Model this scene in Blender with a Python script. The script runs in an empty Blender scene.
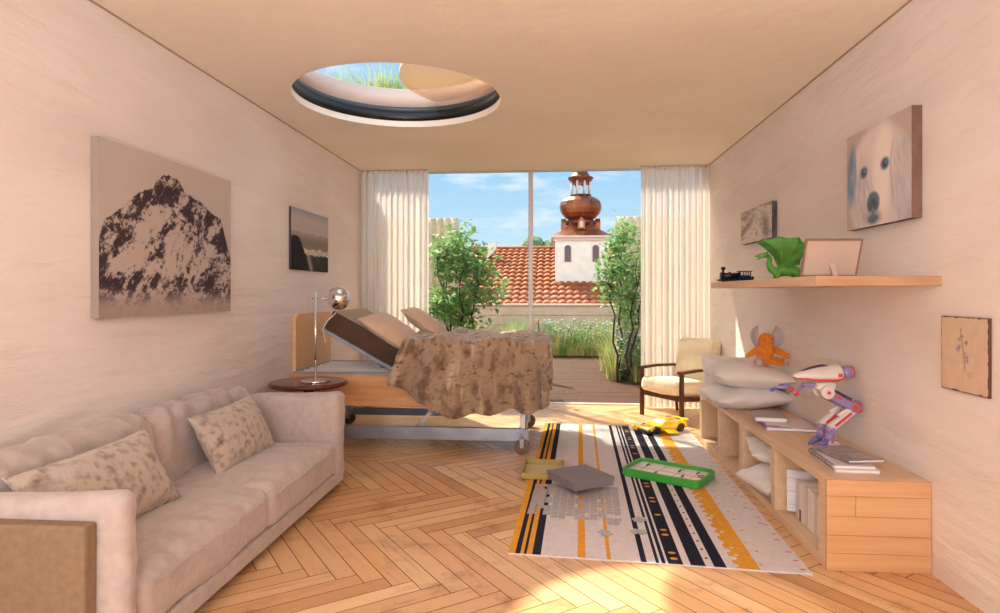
import bpy, bmesh, math, random
from mathutils import Vector, Matrix, Euler, noise

R = math.radians
PI = math.pi
scene = bpy.context.scene
COL = scene.collection
random.seed(7)

# ------------------------------------------------------------------ camera
EYE = 1.286
cam_data = bpy.data.cameras.new('camera')
cam_data.sensor_fit = 'HORIZONTAL'
cam_data.sensor_width = 36.0
cam_data.lens = 22.5
cam_data.shift_y = -0.014
cam_data.clip_start = 0.05
cam_data.clip_end = 500
cam = bpy.data.objects.new('camera', cam_data)
cam.location = (0, 0, EYE)
cam.rotation_euler = (R(90), 0, R(4.829))
COL.objects.link(cam)
scene.camera = cam

# ------------------------------------------------------------------ colour management
scene.view_settings.view_transform = 'Standard'
scene.view_settings.look = 'None'
scene.view_settings.gamma = 1.0
scene.view_settings.exposure = 0.32
scene.view_settings.use_curve_mapping = False
scene.cycles.max_bounces = 14
scene.cycles.diffuse_bounces = 7
scene.cycles.glossy_bounces = 4
scene.cycles.transparent_max_bounces = 24
scene.cycles.transmission_bounces = 8
scene.cycles.caustics_reflective = False
scene.cycles.caustics_refractive = False
scene.cycles.use_denoising = True
scene.cycles.sample_clamp_indirect = 8.0

# ------------------------------------------------------------------ sky, sun
SUN_TRAVEL = Vector((1.53, -2.06, -2.75)).normalized()


def build_world():
    w = bpy.data.worlds.new('sky')
    scene.world = w
    w.use_nodes = True
    nt = w.node_tree
    nt.nodes.clear()
    N, Lk = nt.nodes.new, nt.links.new
    out = N('ShaderNodeOutputWorld')
    bg = N('ShaderNodeBackground')
    Lk(bg.outputs[0], out.inputs[0])
    tc = N('ShaderNodeTexCoord')
    sep = N('ShaderNodeSeparateXYZ')
    Lk(tc.outputs['Generated'], sep.inputs[0])
    # base gradient by elevation
    ramp = N('ShaderNodeValToRGB')
    cr = ramp.color_ramp
    cr.elements[0].position = 0.0
    cr.elements[0].color = (0.62, 0.72, 0.80, 1)
    cr.elements[1].position = 1.0
    cr.elements[1].color = (0.30, 0.48, 0.72, 1)
    for p, c in ((0.08, (0.50, 0.68, 0.82, 1)), (0.20, (0.32, 0.56, 0.80, 1))):
        e = cr.elements.new(p)
        e.color = c
    Lk(sep.outputs['Z'], ramp.inputs[0])
    # clouds
    mp = N('ShaderNodeMapping')
    mp.inputs['Scale'].default_value = (3.0, 3.0, 11.0)
    Lk(tc.outputs['Generated'], mp.inputs[0])
    nz = N('ShaderNodeTexNoise')
    nz.inputs['Scale'].default_value = 2.1
    nz.inputs['Detail'].default_value = 7.0
    nz.inputs['Roughness'].default_value = 0.58
    Lk(mp.outputs[0], nz.inputs['Vector'])
    cl = N('ShaderNodeMapRange')
    cl.inputs[1].default_value = 0.50
    cl.inputs[2].default_value = 0.74
    cl.interpolation_type = 'SMOOTHSTEP'
    Lk(nz.outputs[0], cl.inputs[0])
    mix = N('ShaderNodeMix')
    mix.data_type = 'RGBA'
    mix.inputs[7].default_value = (0.80, 0.84, 0.88, 1)
    Lk(cl.outputs[0], mix.inputs[0])
    Lk(ramp.outputs[0], mix.inputs[6])
    # bright hazy sky around the sun and overhead
    dot = N('ShaderNodeVectorMath')
    dot.operation = 'DOT_PRODUCT'
    dot.inputs[1].default_value = tuple(-SUN_TRAVEL)
    Lk(tc.outputs['Generated'], dot.inputs[0])
    glow = N('ShaderNodeMapRange')
    glow.interpolation_type = 'SMOOTHSTEP'
    glow.inputs[1].default_value = 0.88
    glow.inputs[2].default_value = 1.0
    glow.inputs[4].default_value = 7.0
    Lk(dot.outputs['Value'], glow.inputs[0])
    top = N('ShaderNodeMapRange')
    top.interpolation_type = 'SMOOTHSTEP'
    top.inputs[1].default_value = 0.55
    top.inputs[2].default_value = 0.9
    top.inputs[4].default_value = 0.35
    Lk(sep.outputs['Z'], top.inputs[0])
    # hazy bright sky behind the house
    neg = N('ShaderNodeMath')
    neg.operation = 'MULTIPLY'
    neg.inputs[1].default_value = -1.0
    Lk(sep.outputs['Y'], neg.inputs[0])
    rear = N('ShaderNodeMapRange')
    rear.interpolation_type = 'SMOOTHSTEP'
    rear.inputs[1].default_value = 0.1
    rear.inputs[2].default_value = 0.9
    rear.inputs[4].default_value = 1.0
    Lk(neg.outputs[0], rear.inputs[0])
    s1 = N('ShaderNodeMath')
    Lk(glow.outputs[0], s1.inputs[0])
    Lk(top.outputs[0], s1.inputs[1])
    s2 = N('ShaderNodeMath')
    Lk(s1.outputs[0], s2.inputs[0])
    Lk(rear.outputs[0], s2.inputs[1])
    warm = N('ShaderNodeMix')
    warm.data_type = 'RGBA'
    warm.blend_type = 'ADD'
    warm.inputs[0].default_value = 1.0
    Lk(mix.outputs[2], warm.inputs[6])
    sc_ = N('ShaderNodeVectorMath')
    sc_.operation = 'SCALE'
    sc_.inputs[0].default_value = (1.0, 0.95, 0.88)
    Lk(s2.outputs[0], sc_.inputs['Scale'])
    Lk(sc_.outputs[0], warm.inputs[7])
    Lk(warm.outputs[2], bg.inputs[0])
    bg.inputs[1].default_value = 1.0


build_world()

sun_data = bpy.data.lights.new('sun', 'SUN')
sun_data.energy = 9.5
sun_data.color = (1.0, 0.88, 0.68)
sun_data.angle = R(1.2)
sun = bpy.data.objects.new('sun', sun_data)
sun.rotation_euler = SUN_TRAVEL.to_track_quat('-Z', 'Y').to_euler()
sun.location = (-6, 14, 12)
COL.objects.link(sun)

# unseen fill light added behind the camera, washing the ceiling to brighten the room
up_data = bpy.data.lights.new('added_fill_light', 'AREA')
up_data.shape = 'RECTANGLE'
up_data.size = 2.8
up_data.size_y = 1.6
up_data.energy = 440
up_data.color = (0.78, 0.89, 1.0)
up = bpy.data.objects.new('added_fill_light', up_data)
up.location = (-0.25, -3.2, 1.2)
up.rotation_euler = (R(180 - 12), 0, 0)
COL.objects.link(up)

# ------------------------------------------------------------------ helpers


def lin(c):
    def f(v):
        v = v / 255.0
        return v / 12.92 if v <= 0.04045 else ((v + 0.055) / 1.055) ** 2.4
    return tuple(f(v) for v in c)


def tag(o, label=None, cat=None, group=None, kind=None):
    if label:
        o['label'] = label
    if cat:
        o['category'] = cat
    if group:
        o['group'] = group
    if kind:
        o['kind'] = kind
    return o


def empty(name, loc=(0, 0, 0), rz=0.0, label=None, cat=None, group=None, kind=None):
    o = bpy.data.objects.new(name, None)
    o.empty_display_size = 0.1
    o.location = loc
    o.rotation_euler = (0, 0, rz)
    COL.objects.link(o)
    return tag(o, label, cat, group, kind)


def copy_tree(o, parent=None):
    c = o.copy()
    COL.objects.link(c)
    if parent is not None:
        c.parent = parent
    for ch in list(o.children):
        copy_tree(ch, c)
    return c


class MB:
    """collects shapes into one mesh"""

    def __init__(self):
        self.bm = bmesh.new()

    def _mi(self, faces, mi):
        for f in faces:
            f.material_index = mi

    def box(self, c, s, rot=None, bev=0.0, mi=0, seg=2):
        m = Matrix.Translation(Vector(c))
        if rot is not None:
            m = m @ (rot.to_matrix().to_4x4() if isinstance(rot, Euler) else rot.to_4x4())
        tmp = bmesh.new()
        bmesh.ops.create_cube(tmp, size=1.0, matrix=Matrix.Diagonal((s[0], s[1], s[2], 1)))
        if bev > 0:
            bmesh.ops.bevel(tmp, geom=list(tmp.edges), offset=min(bev, 0.45 * min(s)), segments=seg, profile=0.5, affect='EDGES')
        self.merge(tmp, m, mi)
        return self

    def merge(self, tmp, m=None, mi=0):
        vs = {}
        for v in tmp.verts:
            vs[v] = self.bm.verts.new((m @ v.co) if m is not None else v.co)
        for f in tmp.faces:
            try:
                nf = self.bm.faces.new([vs[v] for v in f.verts])
                nf.material_index = mi
                nf.smooth = f.smooth
            except ValueError:
                pass
        tmp.free()

    def box2(self, a, b, bev=0.0, mi=0):
        c = [(a[i] + b[i]) / 2 for i in range(3)]
        s = [abs(b[i] - a[i]) for i in range(3)]
        return self.box(c, s, None, bev, mi)

    def tube(self, pts, rad, seg=10, mi=0, cap=True):
        pts = [Vector(p) for p in pts]
        n = len(pts)
        if not isinstance(rad, (list, tuple)):
            rad = [rad] * n
        rings = []
        up = None
        for i, p in enumerate(pts):
            if i == 0:
                d = pts[1] - pts[0]
            elif i == n - 1:
                d = pts[-1] - pts[-2]
            else:
                d = pts[i + 1] - pts[i - 1]
            d.normalize()
            if up is None:
                up = Vector((0, 0, 1)) if abs(d.z) < 0.9 else Vector((1, 0, 0))
            x = d.cross(up)
            if x.length < 1e-5:
                x = d.orthogonal()
            x.normalize()
            y = x.cross(d).normalized()
            up = y
            rings.append([self.bm.verts.new(p + rad[i] * (x * math.cos(2 * PI * k / seg) + y * math.sin(2 * PI * k / seg))) for k in range(seg)])
        for a, b in zip(rings, rings[1:]):
            for k in range(seg):
                f = self.bm.faces.new((a[k], a[(k + 1) % seg], b[(k + 1) % seg], b[k]))
                f.material_index = mi
                f.smooth = True
        if cap:
            for r_ in (rings[0][::-1], rings[-1]):
                f = self.bm.faces.new(r_)
                f.material_index = mi
        return self

    def cyl(self, p0, p1, r0, r1=None, seg=24, mi=0):
        return self.tube([p0, p1], [r0, r0 if r1 is None else r1], seg, mi)

    def lathe(self, prof, c=(0, 0, 0), seg=32, mi=0, smooth=True, a0=0.0, axis=None):
        c = Vector(c)
        rings = []
        for r_, z in prof:
            rings.append([self.bm.verts.new(c + Vector((r_ * math.cos(a0 + 2 * PI * k / seg), r_ * math.sin(a0 + 2 * PI * k / seg), z))) for k in range(seg)])
        for a, b in zip(rings, rings[1:]):
            for k in range(seg):
                f = self.bm.faces.new((a[k], a[(k + 1) % seg], b[(k + 1) % seg], b[k]))
                f.material_index = mi
                f.smooth = smooth
        for r_, rev in ((rings[0], True), (rings[-1], False)):
            try:
                f = self.bm.faces.new(r_[::-1] if rev else r_)
                f.material_index = mi
            except ValueError:
                pass
        return self

    def ball(self, c, r, mi=0, u=20, v=14, rot=None):
        tmp = bmesh.new()
        bmesh.ops.create_uvsphere(tmp, u_segments=u, v_segments=v, radius=1.0)
        rr = (r, r, r) if not isinstance(r, (tuple, list)) else r
        m = Matrix.Translation(Vector(c))
        if rot is not None:
            m = m @ rot.to_matrix().to_4x4()
        m = m @ Matrix.Diagonal((rr[0], rr[1], rr[2], 1))
        for f in tmp.faces:
            f.smooth = True
        self.merge(tmp, m, mi)
        return self

    def prism(self, poly, t, m=None, mi=0):
        """polygon in the xy plane, extruded by t along z, then moved by m"""
        m = m or Matrix()
        a = [self.bm.verts.new(m @ Vector((p[0], p[1], 0))) for p in poly]
        b = [self.bm.verts.new(m @ Vector((p[0], p[1], t))) for p in poly]
        n = len(poly)
        self._mi([self.bm.faces.new(a[::-1]), self.bm.faces.new(b)], mi)
        for i in range(n):
            f = self.bm.faces.new((a[i], a[(i + 1) % n], b[(i + 1) % n], b[i]))
            f.material_index = mi
        return self

    def face(self, pts, mi=0, smooth=False):
        f = self.bm.faces.new([self.bm.verts.new(Vector(p)) for p in pts])
        f.material_index = mi
        f.smooth = smooth
        return self

    def grid(self, fn, nu, nv, mi=0, closed=False, smooth=True):
        vs = [[self.bm.verts.new(Vector(fn(i / nu, j / nv))) for j in range(nv + 1)] for i in range(nu + (0 if closed else 1))]
        n = len(vs)
        for i in range(nu):
            for j in range(nv):
                f = self.bm.faces.new((vs[i][j], vs[(i + 1) % n][j], vs[(i + 1) % n][j + 1], vs[i][j + 1]))
                f.material_index = mi
                f.smooth = smooth
        return vs

    def build(self, name, mats, parent=None, loc=None, rot=None, smooth=None, normals=True):
        if normals:
            bmesh.ops.recalc_face_normals(self.bm, faces=list(self.bm.faces))
        me = bpy.data.meshes.new(name)
        self.bm.to_mesh(me)
        self.bm.free()
        if not isinstance(mats, (list, tuple)):
            mats = [mats]
        for m_ in mats:
            me.materials.append(m_)
        if smooth is not None:
            me.polygons.foreach_set('use_smooth', [smooth] * len(me.polygons))
        o = bpy.data.objects.new(name, me)
        if loc is not None:
            o.location = loc
        if rot is not None:
            o.rotation_euler = rot
        COL.objects.link(o)
        if parent is not None:
            o.parent = parent
        return o


def thicken(o, t, offset=0.0):
    m = o.modifiers.new('thickness', 'SOLIDIFY')
    m.thickness = t
    m.offset = offset
    return o


def subsurf(o, n=1):
    m = o.modifiers.new('smooth', 'SUBSURF')
    m.levels = n
    m.render_levels = n
    return o


def remesh_blob(name, balls, voxel, mats, parent=None, smooth=6, loc=None, rot=None):
    """one continuous skin grown over overlapping balls: (centre, radius or (rx, ry, rz)[, rotation])"""
    mb = MB()
    for b in balls:
        mb.ball(b[0], b[1], u=14, v=10, rot=b[2] if len(b) > 2 else None)
    o = mb.build(name, mats, parent)
    rm = o.modifiers.new('skin', 'REMESH')
    rm.mode = 'VOXEL'
    rm.voxel_size = voxel
    rm.use_smooth_shade = True
    sm = o.modifiers.new('soften', 'SMOOTH')
    sm.factor = 0.5
    sm.iterations = smooth
    dg = bpy.context.evaluated_depsgraph_get()
    dg.update()
    me = bpy.data.meshes.new_from_object(o.evaluated_get(dg))
    old = o.data
    o.modifiers.clear()
    o.data = me
    bpy.data.meshes.remove(old)
    if not me.materials:
        for m_ in (mats if isinstance(mats, (list, tuple)) else [mats]):
            me.materials.append(m_)
    me.polygons.foreach_set('use_smooth', [True] * len(me.polygons))
    if loc is not None:
        o.location = loc
    if rot is not None:
        o.rotation_euler = rot
    return o


def chain(pts, rads, step=0.5):
    """balls along a path"""
    out = []
    for (p, q), (r0, r1) in zip(zip(pts, pts[1:]), zip(rads, rads[1:])):
        p, q = Vector(p), Vector(q)
        n = max(2, int((q - p).length / (max(min(r0, r1), 1e-4) * step)) + 1)
        for k in range(n + 1):
            t = k / n
            out.append((p.lerp(q, t), r0 + (r1 - r0) * t))
    return out


def fbm(x, y, z=0.0, o=5):
    return noise.fractal(Vector((x, y, z)), 0.9, 2.1, o, noise_basis='PERLIN_ORIGINAL')


def rough(x, y, z=0.0, o=7):
    return noise.fractal(Vector((x, y, z)), 0.35, 2.1, o, noise_basis='PERLIN_ORIGINAL') * .6


def smoothstep(a, b, x):
    t = min(1.0, max(0.0, (x - a) / (b - a)))
    return t * t * (3 - 2 * t)


def mixc(a, b, t):
    t = min(1.0, max(0.0, t))
    return tuple(a[i] + (b[i] - a[i]) * t for i in range(3))


def picture_face(name, fn, nu, nv, to_world, mat_, parent):
    """a printed face: dense grid with a colour attribute; fn(u, v) -> sRGB 0..255"""
    mb = MB()
    mb.grid(lambda u, v: to_world(u, v), nu, nv)
    cols = []
    for i in range(nu + 1):
        for j in range(nv + 1):
            cols.append(lin(fn(i / nu, j / nv)))
    o = mb.build(name, mat_, parent, normals=False)
    at = o.data.color_attributes.new('Col', 'FLOAT_COLOR', 'POINT')
    flat = []
    for c in cols:
        flat += [c[0], c[1], c[2], 1.0]
    at.data.foreach_set('color', flat)
    return o


# ------------------------------------------------------------------ materials


def mat(name, col, rough=0.6, metal=0.0, col2=None, nscale=8.0, ndetail=4.0, nlo=0.35, nhi=0.65, stretch=(1, 1, 1),
        bump=0.0, bscale=60.0, bdetail=3.0, bstretch=None, spec=0.5, sheen=0.0, trans=0.0, alpha=1.0, emit=None, coat=0.0, bdist=0.01):
    m = bpy.data.materials.new(name)
    m.use_nodes = True
    nt = m.node_tree
    p = nt.nodes['Principled BSDF']
    p.inputs['Roughness'].default_value = rough
    p.inputs['Metallic'].default_value = metal
    p.inputs['Specular IOR Level'].default_value = spec
    p.inputs['Coat Weight'].default_value = coat
    if sheen:
        p.inputs['Sheen Weight'].default_value = sheen
        p.inputs['Sheen Roughness'].default_value = 0.5
    c = lin(col)
    p.inputs['Base Color'].default_value = (*c, 1)
    if emit:
        p.inputs['Emission Color'].default_value = (*lin(emit[0]), 1)
        p.inputs['Emission Strength'].default_value = emit[1]
    tc = None
    if col2 or bump:
        tc = nt.nodes.new('ShaderNodeTexCoord')
    if col2:
        mp = nt.nodes.new('ShaderNodeMapping')
        mp.inputs['Scale'].default_value = stretch
        nt.links.new(tc.outputs['Object'], mp.inputs[0])
        nz = nt.nodes.new('ShaderNodeTexNoise')
        nz.inputs['Scale'].default_value = nscale
        nz.inputs['Detail'].default_value = ndetail
        nt.links.new(mp.outputs[0], nz.inputs['Vector'])
        rp = nt.nodes.new('ShaderNodeValToRGB')
        rp.color_ramp.elements[0].position = nlo
        rp.color_ramp.elements[1].position = nhi
        rp.color_ramp.elements[0].color = (*c, 1)
        rp.color_ramp.elements[1].color = (*lin(col2), 1)
        nt.links.new(nz.outputs[0], rp.inputs[0])
        nt.links.new(rp.outputs[0], p.inputs['Base Color'])
    if bump:
        mp2 = nt.nodes.new('ShaderNodeMapping')
        mp2.inputs['Scale'].default_value = bstretch or stretch
        nt.links.new(tc.outputs['Object'], mp2.inputs[0])
        n2 = nt.nodes.new('ShaderNodeTexNoise')
        n2.inputs['Scale'].default_value = bscale
        n2.inputs['Detail'].default_value = bdetail
        nt.links.new(mp2.outputs[0], n2.inputs['Vector'])
        bp = nt.nodes.new('ShaderNodeBump')
        bp.inputs['Strength'].default_value = bump
        bp.inputs['Distance'].default_value = bdist
        nt.links.new(n2.outputs[0], bp.inputs['Height'])
        nt.links.new(bp.outputs[0], p.inputs['Normal'])
    if trans:
        # thin translucent sheet (cloth, leaf)
        tr = nt.nodes.new('ShaderNodeBsdfTranslucent')
        mx = nt.nodes.new('ShaderNodeMixShader')
        mx.inputs[0].default_value = trans
        out = nt.nodes['Material Output']
        src = p.inputs['Base Color'].links[0].from_socket if p.inputs['Base Color'].links else None
        if src:
            nt.links.new(src, tr.inputs[0])
        else:
            tr.inputs[0].default_value = (*c, 1)
        nt.links.new(p.outputs[0], mx.inputs[1])
        nt.links.new(tr.outputs[0], mx.inputs[2])
        nt.links.new(mx.outputs[0], out.inputs[0])
    if alpha < 1.0:
        p.inputs['Alpha'].default_value = alpha
    return m


def attr_mat(name, rough=0.6, spec=0.3, bump=0.0, bscale=200.0):
    m = mat(name, (200, 200, 200), rough, spec=spec, bump=bump, bscale=bscale)
    nt = m.node_tree
    a = nt.nodes.new('ShaderNodeAttribute')
    a.attribute_name = 'Col'
    nt.links.new(a.outputs['Color'], nt.nodes['Principled BSDF'].inputs['Base Color'])
    return m


def glass_mat(name, tint=(0.96, 0.98, 0.98), refl=0.001):
    m = bpy.data.materials.new(name)
    m.use_nodes = True
    nt = m.node_tree
    nt.nodes.clear()
    out = nt.nodes.new('ShaderNodeOutputMaterial')
    t = nt.nodes.new('ShaderNodeBsdfTransparent')
    t.inputs[0].default_value = (*tint, 1)
    g = nt.nodes.new('ShaderNodeBsdfGlossy')
    g.inputs['Roughness'].default_value = 0.02
    fr = nt.nodes.new('ShaderNodeLayerWeight')
    pw = nt.nodes.new('ShaderNodeMath')
    pw.operation = 'POWER'
    pw.inputs[1].default_value = 5.0
    nt.links.new(fr.outputs['Facing'], pw.inputs[0])
    fr = nt.nodes.new('ShaderNodeMath')
    fr.operation = 'MULTIPLY_ADD'
    fr.inputs[1].default_value = 0.55
    fr.inputs[2].default_value = refl
    nt.links.new(pw.outputs[0], fr.inputs[0])
    mx = nt.nodes.new('ShaderNodeMixShader')
    nt.links.new(fr.outputs[0], mx.inputs[0])
    nt.links.new(t.outputs[0], mx.inputs[1])
    nt.links.new(g.outputs[0], mx.inputs[2])
    nt.links.new(mx.outputs[0], out.inputs[0])
    return m


def wood_mat(name, col, col2, rough=0.5, axis=(1, 14, 14), scale=3.0, bump=0.05, coat=0.0):
    return mat(name, col, rough, col2=col2, nscale=scale, ndetail=6.0, nlo=0.3, nhi=0.7, stretch=axis, bump=bump, bscale=scale * 3, bdetail=5.0, spec=0.4, coat=coat)


M = {}
M['plaster'] = mat('plaster', (230, 221, 216), 0.85, col2=(221, 210, 204), nscale=1.6, ndetail=6, stretch=(1, 0.55, 1.6), bump=0.85, bscale=5.0, bdetail=7, bstretch=(1, 0.45, 2.0), spec=0.2, bdist=0.03)
M['ceiling'] = mat('ceiling_plaster', (240, 230, 217), 0.85, col2=(234, 223, 209), nscale=1.2, ndetail=5, bump=0.35, bscale=5.0, bdetail=6, spec=0.2, bdist=0.02)
M['oak'] = wood_mat('pale_birch', (222, 192, 162), (210, 176, 144), 0.45, axis=(12, 1, 12), scale=2.5, bump=0.03)
M['shelf_end'] = wood_mat('shelf_end_grain', (184, 142, 108), (170, 126, 92), 0.5, axis=(1, 12, 14), scale=2.5, bump=0.03)
M['oak_end'] = wood_mat('birch_end_boards', (212, 168, 124), (200, 150, 104), 0.45, axis=(1, 12, 14), scale=2.5, bump=0.03)
M['beech'] = wood_mat('orange_beech', (216, 162, 112), (200, 142, 92), 0.4, axis=(1, 8, 14), scale=3.0, bump=0.02)
M['headboard'] = wood_mat('lightened_beech', (232, 182, 136), (218, 164, 118), 0.4, axis=(1, 8, 14), scale=3.0, bump=0.02)  # the same beech, lightened to offset the shade at the headboard
M['walnut'] = wood_mat('dark_walnut', (92, 52, 32), (64, 34, 22), 0.35, axis=(3, 3, 3), scale=8.0, bump=0.02)
M['table_wood'] = wood_mat('red_brown_wood', (112, 58, 36), (74, 34, 22), 0.22, axis=(1, 9, 9), scale=4.0, bump=0.02, coat=0.3)
M['sofa'] = mat('sofa_linen', (182, 169, 164), 0.9, col2=(172, 158, 152), nscale=26, bump=0.25, bscale=240, sheen=0.3, spec=0.15, bdist=0.002)
M['sofa_frame'] = mat('sofa_frame_fabric', (138, 116, 94), 0.9, col2=(130, 108, 87), nscale=40, bump=0.2, bscale=300, spec=0.15, bdist=0.002)  # linen darkened so that the arm panels read as shaded
M['fur_pillow'] = mat('mottled_fur_fabric', (180, 165, 152), 0.95, col2=(112, 93, 80), nscale=22, ndetail=4, nlo=0.46, nhi=0.72, bump=0.6, bscale=90, sheen=0.4, spec=0.1)
M['white_pillow'] = mat('white_cotton', (232, 226, 222), 0.9, bump=0.15, bscale=40, sheen=0.2, spec=0.15, trans=0.08)
M['bed_pillow'] = mat('beige_satin', (206, 174, 150), 0.7, col2=(194, 162, 138), nscale=6, bump=0.1, bscale=30, sheen=0.3, spec=0.3)
M['mattress_side'] = mat('brown_mattress_cover', (80, 54, 34), 0.75, col2=(70, 48, 30), nscale=30, bump=0.1, bscale=200)
M['mattress_top'] = mat('taupe_mattress_cover', (172, 158, 138), 0.8, bump=0.1, bscale=200)
M['steel'] = mat('blue_grey_steel', (160, 166, 180), 0.35, metal=0.5, col2=(142, 148, 162), nscale=5)
M['chrome'] = mat('chrome', (225, 222, 220), 0.06, metal=1.0)
M['white_metal'] = mat('white_metal', (226, 224, 220), 0.4)
M['rubber'] = mat('brown_rubber', (110, 86, 72), 0.7)
M['black'] = mat('black', (22, 22, 26), 0.5)
M['cream'] = mat('cream_upholstery', (236, 224, 196), 0.85, col2=(228, 214, 184), nscale=30, bump=0.15, bscale=200, sheen=0.2, spec=0.2)
M['alu'] = mat('grey_window_frame', (186, 178, 172), 0.4, metal=0.2)
M['glass'] = glass_mat('window_glass')
M['paper'] = mat('paper_white', (232, 228, 222), 0.7)
M['paper_cream'] = mat('paper_cream', (240, 228, 212), 0.75, col2=(230, 216, 198), nscale=3, stretch=(1, 60, 1))
M['picture'] = attr_mat('printed_canvas', 0.75, 0.2, bump=0.1, bscale=400)
M['canvas_edge'] = mat('canvas_edge', (150, 136, 126), 0.8, bump=0.2, bscale=300)
M['canvas_brown'] = mat('canvas_edge_brown', (122, 92, 76), 0.8, col2=(108, 80, 66), nscale=20, bump=0.2, bscale=300)
# ------------------------------------------------------------------ room shell
XL, XR, YB, YW, H = -2.225, 1.725, -5.0, 7.24, 2.7


def floor_material():
    m = mat('parquet', (200, 150, 100), 0.32, spec=0.5)
    nt = m.node_tree
    p = nt.nodes['Principled BSDF']
    N, Lk = nt.nodes.new, nt.links.new
    a = N('ShaderNodeAttribute')
    a.attribute_name = 'Plank'
    sp = N('ShaderNodeSeparateColor')
    Lk(a.outputs['Color'], sp.inputs[0])
    uv = N('ShaderNodeUVMap')
    mp = N('ShaderNodeMapping')
    mp.inputs['Scale'].default_value = (2.2, 26.0, 1.0)
    Lk(uv.outputs[0], mp.inputs[0])
    grain = N('ShaderNodeTexNoise')
    grain.inputs['Scale'].default_value = 1.0
    grain.inputs['Detail'].default_value = 8.0
    grain.inputs['Roughness'].default_value = 0.62
    grain.inputs['Distortion'].default_value = 0.8
    Lk(mp.outputs[0], grain.inputs['Vector'])
    plank = N('ShaderNodeValToRGB')
    cr = plank.color_ramp
    cr.elements[0].position = 0.0
    cr.elements[0].color = (*lin((196, 146, 100)), 1)
    cr.elements[1].position = 1.0
    cr.elements[1].color = (*lin((228, 192, 146)), 1)
    for pos, c in ((0.35, (218, 172, 124)), (0.7, (210, 162, 116))):
        e = cr.elements.new(pos)
        e.color = (*lin(c), 1)
    Lk(sp.outputs[0], plank.inputs[0])
    dark = N('ShaderNodeMapRange')
    dark.interpolation_type = 'SMOOTHSTEP'
    dark.inputs[1].default_value = 0.50
    dark.inputs[2].default_value = 0.78
    dark.inputs[4].default_value = 0.62
    Lk(grain.outputs[0], dark.inputs[0])
    mx = N('ShaderNodeMix')
    mx.data_type = 'RGBA'
    mx.inputs[7].default_value = (*lin((158, 108, 68)), 1)
    Lk(dark.outputs[0], mx.inputs[0])
    Lk(plank.outputs[0], mx.inputs[6])
    # knots and old stains
    tc = N('ShaderNodeTexCoord')
    n2 = N('ShaderNodeTexNoise')
    n2.inputs['Scale'].default_value = 3.6
    n2.inputs['Detail'].default_value = 7.0
    n2.inputs['Roughness'].default_value = 0.7
    Lk(tc.outputs['Object'], n2.inputs['Vector'])
    st = N('ShaderNodeMapRange')
    st.interpolation_type = 'SMOOTHSTEP'
    st.inputs[1].default_value = 0.50
    st.inputs[2].default_value = 0.76
    st.inputs[4].default_value = 0.85
    Lk(n2.outputs[0], st.inputs[0])
    mx2 = N('ShaderNodeMix')
    mx2.data_type = 'RGBA'
    mx2.inputs[7].default_value = (*lin((146, 96, 62)), 1)
    Lk(st.outputs[0], mx2.inputs[0])
    Lk(mx.outputs[2], mx2.inputs[6])
    Lk(mx2.outputs[2], p.inputs['Base Color'])
    bp = N('ShaderNodeBump')
    bp.inputs['Strength'].default_value = 0.12
    bp.inputs['Distance'].default_value = 0.004
    Lk(grain.outputs[0], bp.inputs['Height'])
    Lk(bp.outputs[0], p.inputs['Normal'])
    return m


def clip_rect(poly, x0, x1, y0, y1):
    for ax, lim, keep in ((0, x0, 1), (0, x1, -1), (1, y0, 1), (1, y1, -1)):
        out = []
        for i in range(len(poly)):
            a, b = poly[i], poly[(i + 1) % len(poly)]
            ia, ib = keep * (a[ax] - lim) >= 0, keep * (b[ax] - lim) >= 0
            if ia:
                out.append(a)
            if ia != ib:
                t = (lim - a[ax]) / (b[ax] - a[ax])
                out.append(tuple(a[k] + (b[k] - a[k]) * t for k in range(4)))
        poly = out
        if len(poly) < 3:
            return []
    return poly


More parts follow.
